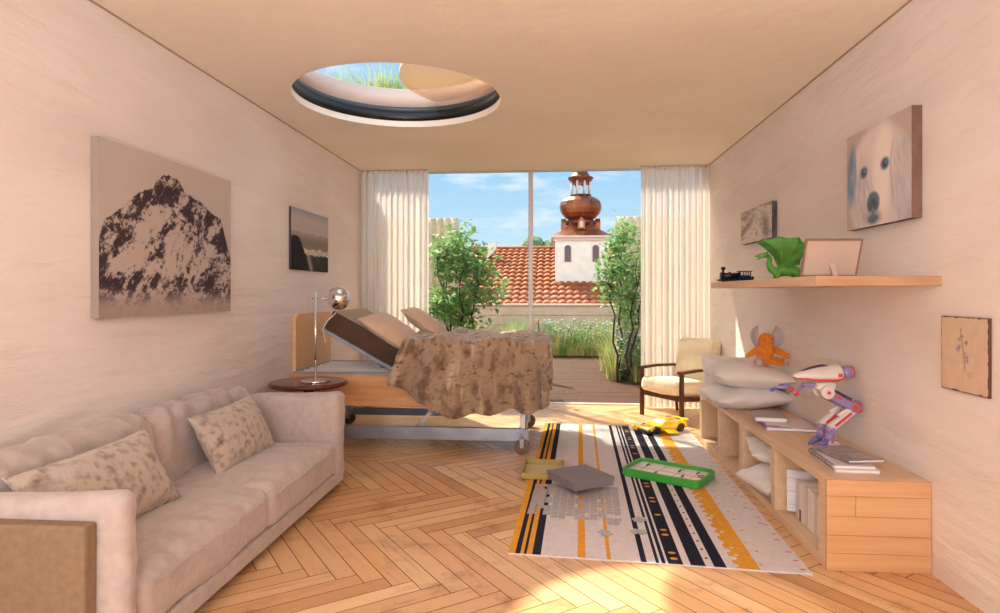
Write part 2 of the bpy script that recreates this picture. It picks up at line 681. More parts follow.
def build_floor():
    """herringbone parquet, plank by plank, over a dark sub-floor"""
    W, L, gap = 0.095, 0.855, 0.0020
    th = R(36.6)
    c, s = math.cos(th), math.sin(th)
    bm = bmesh.new()
    uvl = bm.loops.layers.uv.new('UVMap')
    cl = bm.loops.layers.float_color.new('Plank')
    rnd = random.Random(3)
    faces = []
    for k in range(-150, 130):
        for m_ in range(-8, 9):
            for kind in (0, 1):
                if kind == 0:
                    x0, y0, sx, sy = k * W + m_ * 2 * L, -k * W - W, L, W
                else:
                    x0, y0, sx, sy = k * W + m_ * 2 * L, -k * W - W - L, W, L
                q = []
                r0, r1, r2 = rnd.random(), rnd.uniform(0, 40), rnd.uniform(0, 40)
                for dx, dy in ((gap, gap), (sx - gap, gap), (sx - gap, sy - gap), (gap, sy - gap)):
                    X, Y = x0 + dx, y0 + dy
                    u_, v_ = (dx, dy) if kind == 0 else (dy, dx)
                    q.append((X * c - Y * s - 1.0, X * s + Y * c + 3.41, u_ + r1, v_ + r2))
                q = clip_rect(q, XL, XR, YB, YW)
                if q:
                    faces.append((q, r0))
    for q, r0 in faces:
        f = bm.faces.new([bm.verts.new((p[0], p[1], 0.0)) for p in q])
        for lp, p in zip(f.loops, q):
            lp[uvl].uv = (p[2], p[3])
            lp[cl] = (r0, r0, r0, 1)
    bmesh.ops.recalc_face_normals(bm, faces=list(bm.faces))
    for f in bm.faces:
        if f.normal.z < 0:
            f.normal_flip()
    # sub-floor
    vs = [bm.verts.new(p) for p in ((XL - .2, YB - .2, -.004), (XR + .2, YB - .2, -.004), (XR + .2, YW + .05, -.004), (XL - .2, YW + .05, -.004))]
    f = bm.faces.new(vs)
    f.material_index = 1
    vb = [bm.verts.new((v.co.x, v.co.y, -.12)) for v in vs]
    for g in [bm.faces.new(vb[::-1])] + [bm.faces.new((vs[i], vb[i], vb[(i + 1) % 4], vs[(i + 1) % 4])) for i in range(4)]:
        g.material_index = 1
    me = bpy.data.meshes.new('floor')
    bm.to_mesh(me)
    bm.free()
    me.materials.append(floor_material())
    me.materials.append(mat('floor_gap', (70, 44, 28), 0.9))
    o = bpy.data.objects.new('floor', me)
    COL.objects.link(o)
    tag(o, kind='structure')


build_floor()

SKX, SKY, SKR = -1.129, 4.512, 0.749     # round rooflight


def ring_plate(mb, z, x0, x1, y0, y1, cx, cy, r, n=96, mi=0):
    """flat rectangle with a round hole"""
    inner, outer = [], []
    angs = [2 * PI * k / n for k in range(n)]
    corners = [math.atan2(y - cy, x - cx) % (2 * PI) for x in (x0, x1) for y in (y0, y1)]
    angs = sorted(set(angs + corners))
    for a in angs:
        d = (math.cos(a), math.sin(a))
        t = min([(x1 - cx) / d[0] if d[0] > 1e-9 else ((x0 - cx) / d[0] if d[0] < -1e-9 else 1e9),
                 (y1 - cy) / d[1] if d[1] > 1e-9 else ((y0 - cy) / d[1] if d[1] < -1e-9 else 1e9)])
        inner.append(mb.bm.verts.new((cx + r * d[0], cy + r * d[1], z)))
        outer.append(mb.bm.verts.new((cx + t * d[0], cy + t * d[1], z)))
    m_ = len(angs)
    for i in range(m_):
        f = mb.bm.faces.new((inner[i], inner[(i + 1) % m_], outer[(i + 1) % m_], outer[i]))
        f.material_index = mi


def cyl_band(mb, cx, cy, r, z0, z1, n=96, mi=0, r2=None):
    r2 = r if r2 is None else r2
    a = [mb.bm.verts.new((cx + r * math.cos(2 * PI * k / n), cy + r * math.sin(2 * PI * k / n), z0)) for k in range(n)]
    b = [mb.bm.verts.new((cx + r2 * math.cos(2 * PI * k / n), cy + r2 * math.sin(2 * PI * k / n), z1)) for k in range(n)]
    for k in range(n):
        f = mb.bm.faces.new((a[k], b[k], b[(k + 1) % n], a[(k + 1) % n]))
        f.material_index = mi
        f.smooth = True


mb = MB()
ring_plate(mb, H, XL - .25, XR + .25, YB - .25, YW + .06, SKX, SKY, SKR)
ring_plate(mb, H + .30, XL - .25, XR + .25, YB - .25, YW + .06, SKX, SKY, SKR + .012)
cyl_band(mb, SKX, SKY, SKR, H, H + .05)
cyl_band(mb, SKX, SKY, SKR + .012, H + .05, H + .30)
x0, x1, y0, y1 = XL - .25, XR + .25, YB - .25, YW + .06
for a, b in (((x0, y0), (x1, y0)), ((x1, y0), (x1, y1)), ((x1, y1), (x0, y1)), ((x0, y1), (x0, y0))):
    mb.face([(a[0], a[1], H), (b[0], b[1], H), (b[0], b[1], H + .30), (a[0], a[1], H + .30)])
tag(mb.build('ceiling', M['ceiling'], normals=False), kind='structure')

# lining of the rooflight: black frame, dark bevel, plaster kerb
M['sky_black'] = mat('rooflight_black', (12, 13, 16), 0.35)
M['sky_grey'] = mat('rooflight_grey', (64, 72, 78), 0.35)
M['kerb'] = mat('rooflight_kerb', (206, 186, 174), 0.8)
win2 = empty('window_2', (SKX, SKY, H), kind='structure')


def band(name, z0, z1, r0, r1, material):
    b = MB()
    prof = [(r0, z0), (r1, z1), (SKR + .011, z1), (SKR + .011, z0), (r0, z0)]
    n = 96
    rings = [[b.bm.verts.new((q * math.cos(2 * PI * k / n), q * math.sin(2 * PI * k / n), z)) for k in range(n)] for q, z in prof[:-1]]
    rings.append(rings[0])
    for p_, q_ in zip(rings, rings[1:]):
        for k in range(n):
            f = b.bm.faces.new((p_[k], p_[(k + 1) % n], q_[(k + 1) % n], q_[k]))
            f.smooth = True
    return b.build(name, material, win2)


band('frame', .050, .130, SKR - .004, SKR - .004, M['sky_black'])
band('frame_lip', .130, .168, SKR - .004, SKR + .001, M['sky_grey'])
band('kerb', .168, .325, SKR + .003, SKR + .006, M['kerb'])

# round disc reaching half across the rooflight
mb = MB()
mb.lathe([(0.79, 0.0), (0.797, 0.004), (0.797, 0.026), (0.79, 0.03)], (0, 0, 0), seg=96, smooth=False)
o = mb.build('rooflight_disc', mat('disc_plaster', (246, 222, 194), 0.8, alpha=.62), loc=(-.366, 4.751, 2.905))
tag(o, 'round sand-coloured disc reaching half across the ceiling rooflight', 'lid')

# walls
mb = MB()
mb.box2((XL - .25, YB - .25, -.1), (XL, YW + .28, H))
tag(mb.build('wall_left', M['plaster']), kind='structure')
mb = MB()
mb.box2((XR, YB - .25, -.1), (XR + .25, YW + .28, H))
tag(mb.build('wall_right', M['plaster']), kind='structure')
# wall behind the camera; its wide opening is added to let in fill light
mb = MB()
mb.box2((XL, YB - .25, -.1), (XR, YB, .30))
mb.box2((XL, YB - .25, 2.55), (XR, YB, H))
mb.box2((XL, YB - .25, .30), (XL + .25, YB, 2.55))
mb.box2((XR - .25, YB - .25, .30), (XR, YB, 2.55))
tag(mb.build('wall_back', M['plaster']), kind='structure')

# thin brown trim strips where the side walls meet the ceiling
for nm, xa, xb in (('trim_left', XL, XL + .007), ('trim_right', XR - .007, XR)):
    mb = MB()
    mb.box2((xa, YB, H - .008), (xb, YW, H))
    tag(mb.build(nm, mat('trim_brown', (172, 148, 122), 0.8)), kind='structure')

# window wall: slim frame, one mullion, two panes
win1 = empty('window_1', (0, YW, 0), kind='structure')
mb = MB()
mb.box2((XL, -.02, H - .014), (XR, .05, H), .003)
mb.box2((XL, -.03, -.012), (XR, .06, .012), .003)
mb.box2((XL, -.02, .012), (XL + .04, .05, H - .014), .003)
mb.box2((XR - .04, -.02, .012), (XR, .05, H - .014), .003)
mb.box2((-.281, -.03, .012), (-.229, .05, H - .014), .004)
mb.build('frame', M['alu'], win1)
for nm, xa, xb in (('pane', XL + .04, -.281), ('pane', -.229, XR - .04)):
    mb = MB()
    mb.box2((xa, .010, .012), (xb, .020, H - .014))
    mb.build(nm, M['glass'], win1)


# sheer pleated curtains
def sheer_material():
    m = mat('sheer_curtain', (238, 230, 224), 0.9, spec=0.1, bump=0.1, bscale=300)
    nt = m.node_tree
    p = nt.nodes['Principled BSDF']
    out = nt.nodes['Material Output']
    tr = nt.nodes.new('ShaderNodeBsdfTranslucent')
    tr.inputs[0].default_value = (*lin((240, 230, 220)), 1)
    m1 = nt.nodes.new('ShaderNodeMixShader')
    m1.inputs[0].default_value = 0.28
    nt.links.new(p.outputs[0], m1.inputs[1])
    nt.links.new(tr.outputs[0], m1.inputs[2])
    tp = nt.nodes.new('ShaderNodeBsdfTransparent')
    m2 = nt.nodes.new('ShaderNodeMixShader')
    m2.inputs[0].default_value = 0.13
    nt.links.new(m1.outputs[0], m2.inputs[1])
    nt.links.new(tp.outputs[0], m2.inputs[2])
    nt.links.new(m2.outputs[0], out.inputs[0])
    return m


M['sheer'] = sheer_material()
M['sheer_track'] = mat('curtain_track', (190, 170, 150), .7)


def curtain(name, xa, xb, label, seed):
    root = empty(name, ((xa + xb) / 2, 7.08, 0), 0, label, 'curtain', 'sheer curtains at the terrace window')
    cx = (xa + xb) / 2
    n = 12
    rnd = random.Random(seed)
    ph = [rnd.uniform(-.5, .5) for _ in range(12)]

    def f(u, v):
        x = xa + (xb - xa) * u - cx
        w = u * n * 2 * PI
        amp = .028 + .008 * math.sin(w * .37 + seed)
        y = amp * math.sin(w + ph[int(u * 10)] * .4 * v) + .010 * math.sin(w * 2.7 + seed)
        y *= 1.0 - .12 * math.sin(v * 3.0)
        top = .010 * math.cos(w) if v > .999 else 0
        x += .005 * math.cos(w * 2)
        return (x, y, .012 + (2.678 - .012) * v + top)
    b = MB()
    b.grid(f, 180, 26)
    b.build('fabric', M['sheer'], root)
    b = MB()
    b.box2((xa - cx, -.012, 2.686), (xb - cx, .012, 2.699), .002)
    b.build('track', M['sheer_track'], root)


curtain('curtain', XL + .004, -1.425, 'pale sheer pleated curtain gathered beside the left wall', 1)
curtain('curtain', .975, XR - .004, 'pale sheer pleated curtain gathered behind the wooden armchair', 4)
# ------------------------------------------------------------------ soft shapes


def softbox(mb, c, s, rad=.05, n=14, bulge=0.0, wr=0.0, wf=6.0, seed=0, side=0.0, rot=None, wdir=(1, 1, 1), mi=0):
    """rounded upholstered block: bulge swells the top, side swells the walls, wr makes creases"""
    tmp = bmesh.new()
    h = Vector((s[0] / 2, s[1] / 2, s[2] / 2))
    rad = min(rad, h.x * .98, h.y * .98, h.z * .98)
    for ax in range(3):
        for sg in (-1, 1):
            a, b = [(1, 2), (2, 0), (0, 1)][ax]
            grid = []
            for i in range(n + 1):
                row = []
                for j in range(n + 1):
                    p = Vector((0, 0, 0))
                    p[ax] = sg
                    # denser near the edges
                    p[a] = math.sin((i / n * 2 - 1) * PI / 2 * .999)
                    p[b] = math.sin((j / n * 2 - 1) * PI / 2 * .999)
                    q = Vector((p.x * h.x, p.y * h.y, p.z * h.z))
                    inner = Vector([max(-(h[k] - rad), min(h[k] - rad, q[k])) for k in range(3)])
                    d = q - inner
                    if d.length > 1e-9:
                        d.normalize()
                    q = inner + d * rad
                    e = Vector((q.x / h.x, q.y / h.y, q.z / h.z))
                    kx, ky, kz = 1 - e.x ** 2, 1 - e.y ** 2, 1 - e.z ** 2
                    q.z += e.z * bulge * max(0, kx) ** .6 * max(0, ky) ** .6
                    q.x += e.x * side * max(0, ky) ** .6 * max(0, kz) ** .6
                    q.y += e.y * side * max(0, kx) ** .6 * max(0, kz) ** .6
                    if wr:
                        nv = noise.noise(Vector((q.x * wf * wdir[0] + seed * 7.1, q.y * wf * wdir[1], q.z * wf * wdir[2] + seed)))
                        nv2 = noise.noise(Vector((q.x * wf * 2.3 * wdir[0] + seed * 3.1, q.y * wf * 2.3 * wdir[1] + 5, q.z * wf * 2.3 * wdir[2])))
                        q += d * wr * (nv + .5 * nv2)
                    row.append(tmp.verts.new(q))
                grid.append(row)
            for i in range(n):
                for j in range(n):
                    vs = (grid[i][j], grid[i + 1][j], grid[i + 1][j + 1], grid[i][j + 1])
                    f = tmp.faces.new(vs if sg > 0 else vs[::-1])
                    f.smooth = True
    bmesh.ops.remove_doubles(tmp, verts=list(tmp.verts), dist=1e-5)
    m = Matrix.Translation(Vector(c))
    if rot is not None:
        m = m @ rot.to_matrix().to_4x4()
    mb.merge(tmp, m, mi)


def pillow_mesh(mb, sx, sy, t, n=26, pinch=.07, wr=.006, seed=0, sag=0.0, flange=0.0, mi=0):
    """stuffed pillow lying in xy; four corners stay pointed"""
    tmp = bmesh.new()
    grids = []
    for sg in (1, -1):
        g = []
        for i in range(n + 1):
            row = []
            for j in range(n + 1):
                u = math.sin((i / n * 2 - 1) * PI / 2)
                v = math.sin((j / n * 2 - 1) * PI / 2)
                x = sx / 2 * u * (1 - pinch * (1 - v * v))
                y = sy / 2 * v * (1 - pinch * (1 - u * u))
                k = max(0.0, (1 - abs(u) ** 2.6) * (1 - abs(v) ** 2.6)) ** .55
                ed = 1 - k
                w = noise.noise(Vector((x * 13 + seed * 5, y * 13, sg * 2.0 + seed))) + .6 * noise.noise(Vector((x * 31 + seed, y * 31, sg)))
                z = sg * t / 2 * k + (wr * w * (0.4 + ed) if k > 1e-6 else 0)
                z += -sag * (1 - u * u) + .012 * noise.noise(Vector((u * 1.5 + seed, v * 1.5, 3)))
                row.append((x, y, z, k))
            g.append(row)
        grids.append(g)
    for gi, g in enumerate(grids):
        vs = [[tmp.verts.new(p[:3]) for p in row] for row in g]
        for i in range(n):
            for j in range(n):
                q = (vs[i][j], vs[i + 1][j], vs[i + 1][j + 1], vs[i][j + 1])
                f = tmp.faces.new(q if gi == 0 else q[::-1])
                f.smooth = True
    bmesh.ops.remove_doubles(tmp, verts=list(tmp.verts), dist=1e-5)
    mb.merge(tmp, None, mi)


def pillow(name, size, loc, rot, material, label, cat, group=None, seed=0, wr=.006, pinch=.07, piping=None):
    b = MB()
    pillow_mesh(b, *size, seed=seed, wr=wr, pinch=pinch)
    o = b.build(name, material, loc=loc, rot=rot)
    tag(o, label, cat, group)
    if piping:
        sx, sy = size[0] / 2, size[1] / 2
        pts = []
        for k in range(60):
            q = k / 60 * 4
            e, f = int(q), q - int(q)
            u, v = [(-1 + 2 * f, -1), (1, -1 + 2 * f), (1 - 2 * f, 1), (-1, 1 - 2 * f)][e]
            pts.append((sx * u * (1 - pinch * (1 - v * v)), sy * v * (1 - pinch * (1 - u * u)), .012 * noise.noise(Vector((u * 1.5 + seed, v * 1.5, 3)))))
        b = MB()
        b.tube(pts + pts[:1], .004, 6)
        b.build('piping', piping, o)
    return o


# ------------------------------------------------------------------ sofa along the left wall
sofa = empty('sofa', (-1.78, 2.96, 0), 0, 'beige linen two-seat sofa with low padded arms against the left wall', 'sofa')


def S(x, y, z):      # world point -> sofa frame
    return (x + 1.78, y - 2.96, z)


b = MB()
b.box2(S(-2.19, 1.90, .042), S(-1.385, 4.06, .122), .012)
b.box2(S(-2.195, 1.92, .12), S(-2.13, 4.05, .56), .015)
b.build('base_frame', M['sofa'], sofa)
for y in (1.98, 3.98):
    for x in (-2.12, -1.46):
        b = MB()
        b.tube([S(x, y, .044), S(x, y, 0.0)], [.026, .021], 12)
        b.build('leg', M['walnut'], sofa)
for y0, y1 in ((1.828, 1.886), (4.064, 4.112)):
    b = MB()
    b.box2(S(-2.19, y0, .03), S(-1.452, y1, .556), .010)
    b.build('arm_panel', M['sofa_frame'], sofa)


def arm_cushion(y0, y1, seed):
    """padded slab, its top edge sagging in the middle"""
    b = MB()
    sy = y1 - y0
    c = S(-1.775, (y0 + y1) / 2, .36)
    softbox(b, c, (.80, sy, .55), rad=.045, n=24, wr=.006, wf=5, seed=seed, side=.006)
    for v in b.bm.verts:
        u = (v.co.x - c[0]) / .40
        t = smoothstep(.3, 1, (v.co.z - c[2] + .275) / .55)
        v.co.z += t * (.010 * math.cos(u * 2.6 + .6) + .022 * (u - 1) + .016 * max(0, u) ** 3)
        # crumpled front edge
        if u > .86:
            v.co.x += .012 * noise.noise(Vector((v.co.y * 9, v.co.z * 16, seed))) * (u - .86) / .14
    b.build('arm_cushion', M['sofa'], sofa)


arm_cushion(1.888, 1.990, 1)
arm_cushion(3.905, 4.062, 5)
for k, (y0, y1) in enumerate(((1.996, 2.952), (2.958, 3.900))):
    b = MB()
    c = S(-1.695, (y0 + y1) / 2, .222)
    softbox(b, c, (.63, y1 - y0, .200), rad=.05, n=36, bulge=.034, wr=.009, wf=4.0, seed=11 + k, side=.012, wdir=(.5, 1.4, .5))
    for v in b.bm.verts:
        # soft folds running back from the front edge
        e = (v.co.x - c[0]) / .315
        if v.co.z > c[2]:
            v.co.z += .013 * math.sin(v.co.y * 38 + 3 * math.sin(v.co.x * 7 + k)) * smoothstep(-.4, .9, e) * (1 - smoothstep(.9, 1.05, e))
    o = b.build('seat_cushion', M['sofa'], sofa)
    # seam along the front top edge
    s_ = MB()
    pts = [(c[0] + .315 + .010, c[1] - (y1 - y0) / 2 + .06 + (y1 - y0 - .12) * t / 20, .285) for t in range(21)]
    s_.tube(pts, .004, 6)
    s_.build('seam', M['sofa'], o)
for k, (y0, y1) in enumerate(((1.97, 2.965), (2.972, 3.925))):
    b = MB()
    c = Vector(S(-2.045, (y0 + y1) / 2, .475))
    softbox(b, c, (.19, y1 - y0, .40), rad=.06, n=36, bulge=.012, wr=.010, wf=4.0, seed=21 + k, side=.016, rot=Euler((0, R(-9), 0)), wdir=(.6, 1.6, .55))
    for v in b.bm.verts:
        t = smoothstep(.10, .20, v.co.z - c.z)
        v.co.z += t * .015 * math.sin(v.co.y * 44 + k + 2 * math.sin(v.co.y * 9))
        v.co.x += .012 * math.sin(v.co.y * 38 + 4 * v.co.z + k + 2 * math.sin(v.co.y * 7)) * smoothstep(-.05, .15, v.co.z - c.z)
    b.build('back_cushion', M['sofa'], sofa)


def look_rot(xdir, ydir):
    """rotation taking local x,y (pillow plane) to the given world directions"""
    x = Vector(xdir).normalized()
    z = x.cross(Vector(ydir)).normalized()
    y = z.cross(x)
    return Matrix((x, y, z)).transposed().to_euler()


pillow('throw_pillow', (.70, .35, .19), (-1.805, 2.38, .495), look_rot((.06, 1, .03), (-.50, -.02, .86)), M['fur_pillow'],
       'mottled furry lumbar pillow on the sofa, beside the arm nearest the camera', 'pillow', 'furry pillows on the sofa', seed=3, piping=M['fur_pillow'])
pillow('throw_pillow', (.64, .35, .19), (-1.80, 3.42, .485), look_rot((.02, 1, .02), (-.45, .10, .87)), M['fur_pillow'],
       'mottled furry lumbar pillow on the sofa, towards the bed and side table', 'pillow', 'furry pillows on the sofa', seed=9, piping=M['fur_pillow'])

# ------------------------------------------------------------------ side table and lamp
TX, TY = -1.885, 4.70
tb = empty('side_table', (TX, TY, 0), 0, 'round red-brown wooden side table between sofa and bed', 'side table')
b = MB()
b.lathe([(.0001, .565), (.280, .565), (.294, .572), (.297, .585), (.292, .598), (.280, .600), (.0001, .600)], seg=64)
b.build('table_top', M['table_wood'], tb)
b = MB()
b.lathe([(.0001, .02), (.028, .02), (.026, .2), (.03, .50), (.06, .565), (.0001, .565)], seg=24)
b.build('column', M['table_wood'], tb)
b = MB()
b.lathe([(.0001, 0), (.19, 0), (.19, .012), (.06, .03), (.0001, .03)], seg=48)
b.build('base', M['table_wood'], tb)

lamp_o = empty('table_lamp', (-1.822, 4.68, .600), 0, 'chrome table lamp with a mirrored ball shade on a thin pole', 'lamp')
b = MB()
b.lathe([(.0001, 0), (.108, 0), (.110, .006), (.106, .014), (.02, .020), (.0001, .020)], seg=48)
b.build('base', M['chrome'], lamp_o)
b = MB()
b.cyl((0, 0, .018), (0, 0, .69), .0085, seg=14)
b.build('pole', M['chrome'], lamp_o)
b = MB()
b.cyl((-.03, 0, .640), (.10, 0, .640), .004, seg=10)
b.cyl((-.036, 0, .640), (-.026, 0, .640), .010, seg=14)
b.build('arm', M['chrome'], lamp_o)
b = MB()
b.ball((.183, 0, .640), .088, u=40, v=28)
sh = b.build('lamp_shade', M['chrome'], lamp_o)
b = MB()
b.cyl((.083, 0, .640), (.102, 0, .640), .018, seg=20)
b.build('socket', M['chrome'], lamp_o)
b = MB()
b.tube([(-.012, -.012, .42), (.012, -.018, .42)], .009, 12)
b.build('knob', M['chrome'], lamp_o)

# ------------------------------------------------------------------ adjustable bed
BX0, BX1, BY0, BY1 = -2.20, -.11, 5.05, 6.00
bed = empty('adjustable_bed', (-1.15, 5.52, 0), 0, 'adjustable nursing bed with beech panels, steel undercarriage and raised head section', 'bed')


def P(x, y, z):
    return (x + 1.15, y - 5.52, z)


# headboard: rounded upper corners
poly = []
w, h0, h1, rc = .85, .40, 1.10, .07
yc = 5.600
pts = [(-w / 2, h0), (w / 2, h0)]
for k in range(9):
    a = k / 8 * PI / 2
    pts.append((w / 2 - rc + rc * math.cos(a), h1 - rc + rc * math.sin(a)))
for k in range(9):
    a = PI / 2 + k / 8 * PI / 2
    pts.append((-w / 2 + rc + rc * math.cos(a), h1 - rc + rc * math.sin(a)))
b = MB()
mtx = Matrix(((0, 0, 1, -2.218 + 1.15), (1, 0, 0, yc - 5.52), (0, 1, 0, 0), (0, 0, 0, 1)))
b.prism(pts, .030, mtx)
b.build('headboard', M['headboard'], bed)
b = MB()
pts2 = [(p[0] * .985, h0 + (p[1] - h0) * .985) for p in pts]
mtx2 = Matrix(((0, 0, 1, -.095 + 1.15), (1, 0, 0, yc - 5.52), (0, 1, 0, 0), (0, 0, 0, 1)))
b.prism([(p[0], h0 + (p[1] - h0) * .55) for p in pts], .028, mtx2)
b.build('footboard', M['beech'], bed)
for y0, y1 in ((5.048, 5.072), (5.998, 6.022)):
    b = MB()
    b.box2(P(-2.188, y0, .345), P(-.096, y1, .605), .004)
    b.build('side_panel', M['beech'], bed)
b = MB()
for y0, y1 in ((5.075, 5.105), (5.965, 5.995)):
    b.box2(P(-2.185, y0, .575), P(-.10, y1, .622), .004)
b.box2(P(-2.185, 5.10, .575), P(-2.15, 5.97, .620), .004)
b.box2(P(-1.30, 5.10, .56), P(-1.26, 5.97, .600), .004)
b.box2(P(-.14, 5.10, .575), P(-.10, 5.97, .620), .004)
b.build('platform_frame', M['steel'], bed)
for k in range(7):
    y = 5.135 + k * .122
    b = MB()
    b.box2(P(-2.15, y, .606), P(-1.27, y + .034, .620), .003)
    b.build('slat', M['white_metal'], bed)
# raised back rest: two rails and cross bars
hx, hz, ang = -1.275, .640, R(29)
bd = Vector((-math.cos(ang), 0, math.sin(ang)))
bn = Vector((math.sin(ang), 0, math.cos(ang)))
rail = MB()
for y in (5.09, 5.96):
    p0 = Vector((hx, y, hz))
    p1 = p0 + bd * .74
    c = (p0 + p1) / 2 - bn * .016
    rail.box(P(*c), (.74, .030, .030), Euler((0, ang, 0)), .004)
for k in range(7):
    p0 = Vector((hx, 5.525, hz)) + bd * (.06 + k * .105) - bn * .012
    rail.box(P(*p0), (.030, .86, .014), Euler((0, ang, 0)), .003)
br = rail.build('backrest_frame', M['steel'], bed)
st = MB()
st.tube([P(-1.50, 5.50, .60), P(-1.72, 5.50, .83)], .016, 12)
st.build('lift_strut', M['steel'], bed)
# undercarriage
for y in (5.00, 5.96):
    b = MB()
    b.box2(P(-2.05, y - .022, .098), P(-.19 if y < 5.5 else -1.05, y + .022, .198 if y < 5.5 else .170), .004)
    b.build('base_beam', M['steel'], bed)
b = MB()
for x in (-2.00, -.25):
    b = MB()
    b.box2(P(x - .03, 5.02, .115), P(x + .03, 5.94, .165), .004)
    b.build('cross_beam', M['steel'], bed)
for y in (5.12, 5.90):
    b = MB()
    b.tube([P(-1.13, y, .165), P(-.95, y, .355)], .015, 12)
    b.build('lift_leg', M['white_metal'], bed)
    b = MB()
    b.tube([P(-1.95, y, .165), P(-1.70, y, .36)], .014, 12)
    b.build('lift_leg', M['white_metal'], bed)
    b = MB()
    b.box(P(-1.74, y, .27), (.045, .03, .24), Euler((0, R(28), 0)), .004)
    b.build('lift_leg', M['steel'], bed)
for x in (-.20,):
    b = MB()
    b.box2(P(-.262, 4.985, .198), P(-.222, 5.03, .345), .004)
    b.build('end_post', M['white_metal'], bed)
    b = MB()
    b.box(P(-.62, 5.75, .27), (.05, .04, .22), Euler((0, R(-30), 0)), .004)
    b.build('lift_leg', M['steel'], bed)
for x, y in ((-.245, 4.965), (-.225, 5.985), (-1.99, 4.97), (-1.99, 5.985)):
    b = MB()
    b.cyl((0, -.022, 0), (0, .022, 0), .060, seg=32)
    b.cyl((0, -.026, 0), (0, .026, 0), .022, seg=20)
    cst = b.build('caster', M['rubber'], bed, loc=P(x, y, .060))
    b = MB()
    b.box((.0, .0, .062), (.05, .060, .012), None, .003)
    b.tube([(0, 0, .06), (0, 0, .10)], .012, 12)
    b.box((0, .030, .03), (.03, .006, .07), None, .002)
    b.box((0, -.030, .03), (.03, .006, .07), None, .002)
    b.build('fork', M['steel'], cst)

# mattress follows the raised head section
mt = empty('mattress', (hx, 5.525, hz), 0, 'thick brown-sided mattress bent up at the head of the bed', 'mattress')
b = MB()
th_ = .165
prof = []          # (x, z) of the underside, bent with a small radius at the hinge
for k in range(25):
    s_ = -.72 + k / 24 * (.72 + 1.145)
    t = smoothstep(-.12, .10, s_)
    a_ = ang * (1 - t)
    prof.append(s_)
pos = [(0.0, 0.0)]
xs = []
step = (.72 + 1.145) / 60
ps = []
x, z = 0.0, 0.0
# integrate forward then shift so that s = 0 is the hinge
cur = []
for k in range(61):
    s_ = -.72 + k * step
    a_ = -ang * (1 - smoothstep(-.14, .12, s_))
    cur.append((s_, x, z, a_))
    x += math.cos(a_) * step
    z += math.sin(a_) * step
i0 = min(range(61), key=lambda i: abs(cur[i][0] - .12))
ox, oz = cur[i0][1], cur[i0][2]
cur = [(s_, x - ox + .12, z - oz, a_) for s_, x, z, a_ in cur]


def mrow(k, side, top):
    s_, x, z, a_ = cur[k]
    n_ = (-math.sin(a_), math.cos(a_))
    return Vector((x + n_[0] * th_ * top, side, z + n_[1] * th_ * top))


hw = .44
vsb = [[b.bm.verts.new(mrow(k, -hw, 0)), b.bm.verts.new(mrow(k, -hw, 1)), b.bm.verts.new(mrow(k, hw, 1)), b.bm.verts.new(mrow(k, hw, 0))] for k in range(61)]
for r0, r1 in zip(vsb, vsb[1:]):
    for q in range(4):
        f = b.bm.faces.new((r0[q], r0[(q + 1) % 4], r1[(q + 1) % 4], r1[q]))
        f.material_index = 1 if q == 1 else 0
b.bm.faces.new(vsb[0][::-1])
b.bm.faces.new(vsb[-1])
o = b.build('body', [M['mattress_side'], M['mattress_top']], mt)
bv = o.modifiers.new('round', 'BEVEL')
bv.width = .012
bv.segments = 3
bv.limit_method = 'ANGLE'
b = MB()
pts = []
for k in range(13):
    t = k / 12
    p = mrow(18, -hw - .002, .42).lerp(mrow(28, -hw - .002, .42), t)
    p += Vector((0, -.012 * math.sin(PI * t), .0))
    pts.append(p)
b.tube(pts, .004, 8)
b.build('handle', M['mattress_side'], mt)
b = MB()
p0, p1 = mrow(1, -hw - .004, .98), mrow(0, -hw - .012, -.05)
b.tube([p0, (p0 + p1) / 2 + Vector((-.012, -.01, 0)), p1, p1 + Vector((0.02, .01, -.12))], .005, 8)
b.build('strap', M['white_pillow'], mt)

# bed pillows lean on the raised back
pl_dir = Vector((math.cos(ang), 0, -math.sin(ang)))
pillow('bed_pillow', (.50, .44, .16), (-1.365, 5.235, .962), look_rot((math.cos(R(31)), -.06, -math.sin(R(31))), (.16, 1, .10)), M['bed_pillow'],
       'tan satin pillow on the bed, the nearer of the two on the raised back', 'pillow', 'satin pillows on the bed', seed=5, wr=.010, piping=M['bed_pillow'])
pillow('bed_pillow', (.48, .44, .15), (-1.165, 5.70, 1.000), look_rot((math.cos(R(34)), .06, -math.sin(R(34))), (-.05, 1, .02)), M['bed_pillow'],
       'tan satin pillow on the bed, the farther one towards the window', 'pillow', 'satin pillows on the bed', seed=8, wr=.010, piping=M['bed_pillow'])


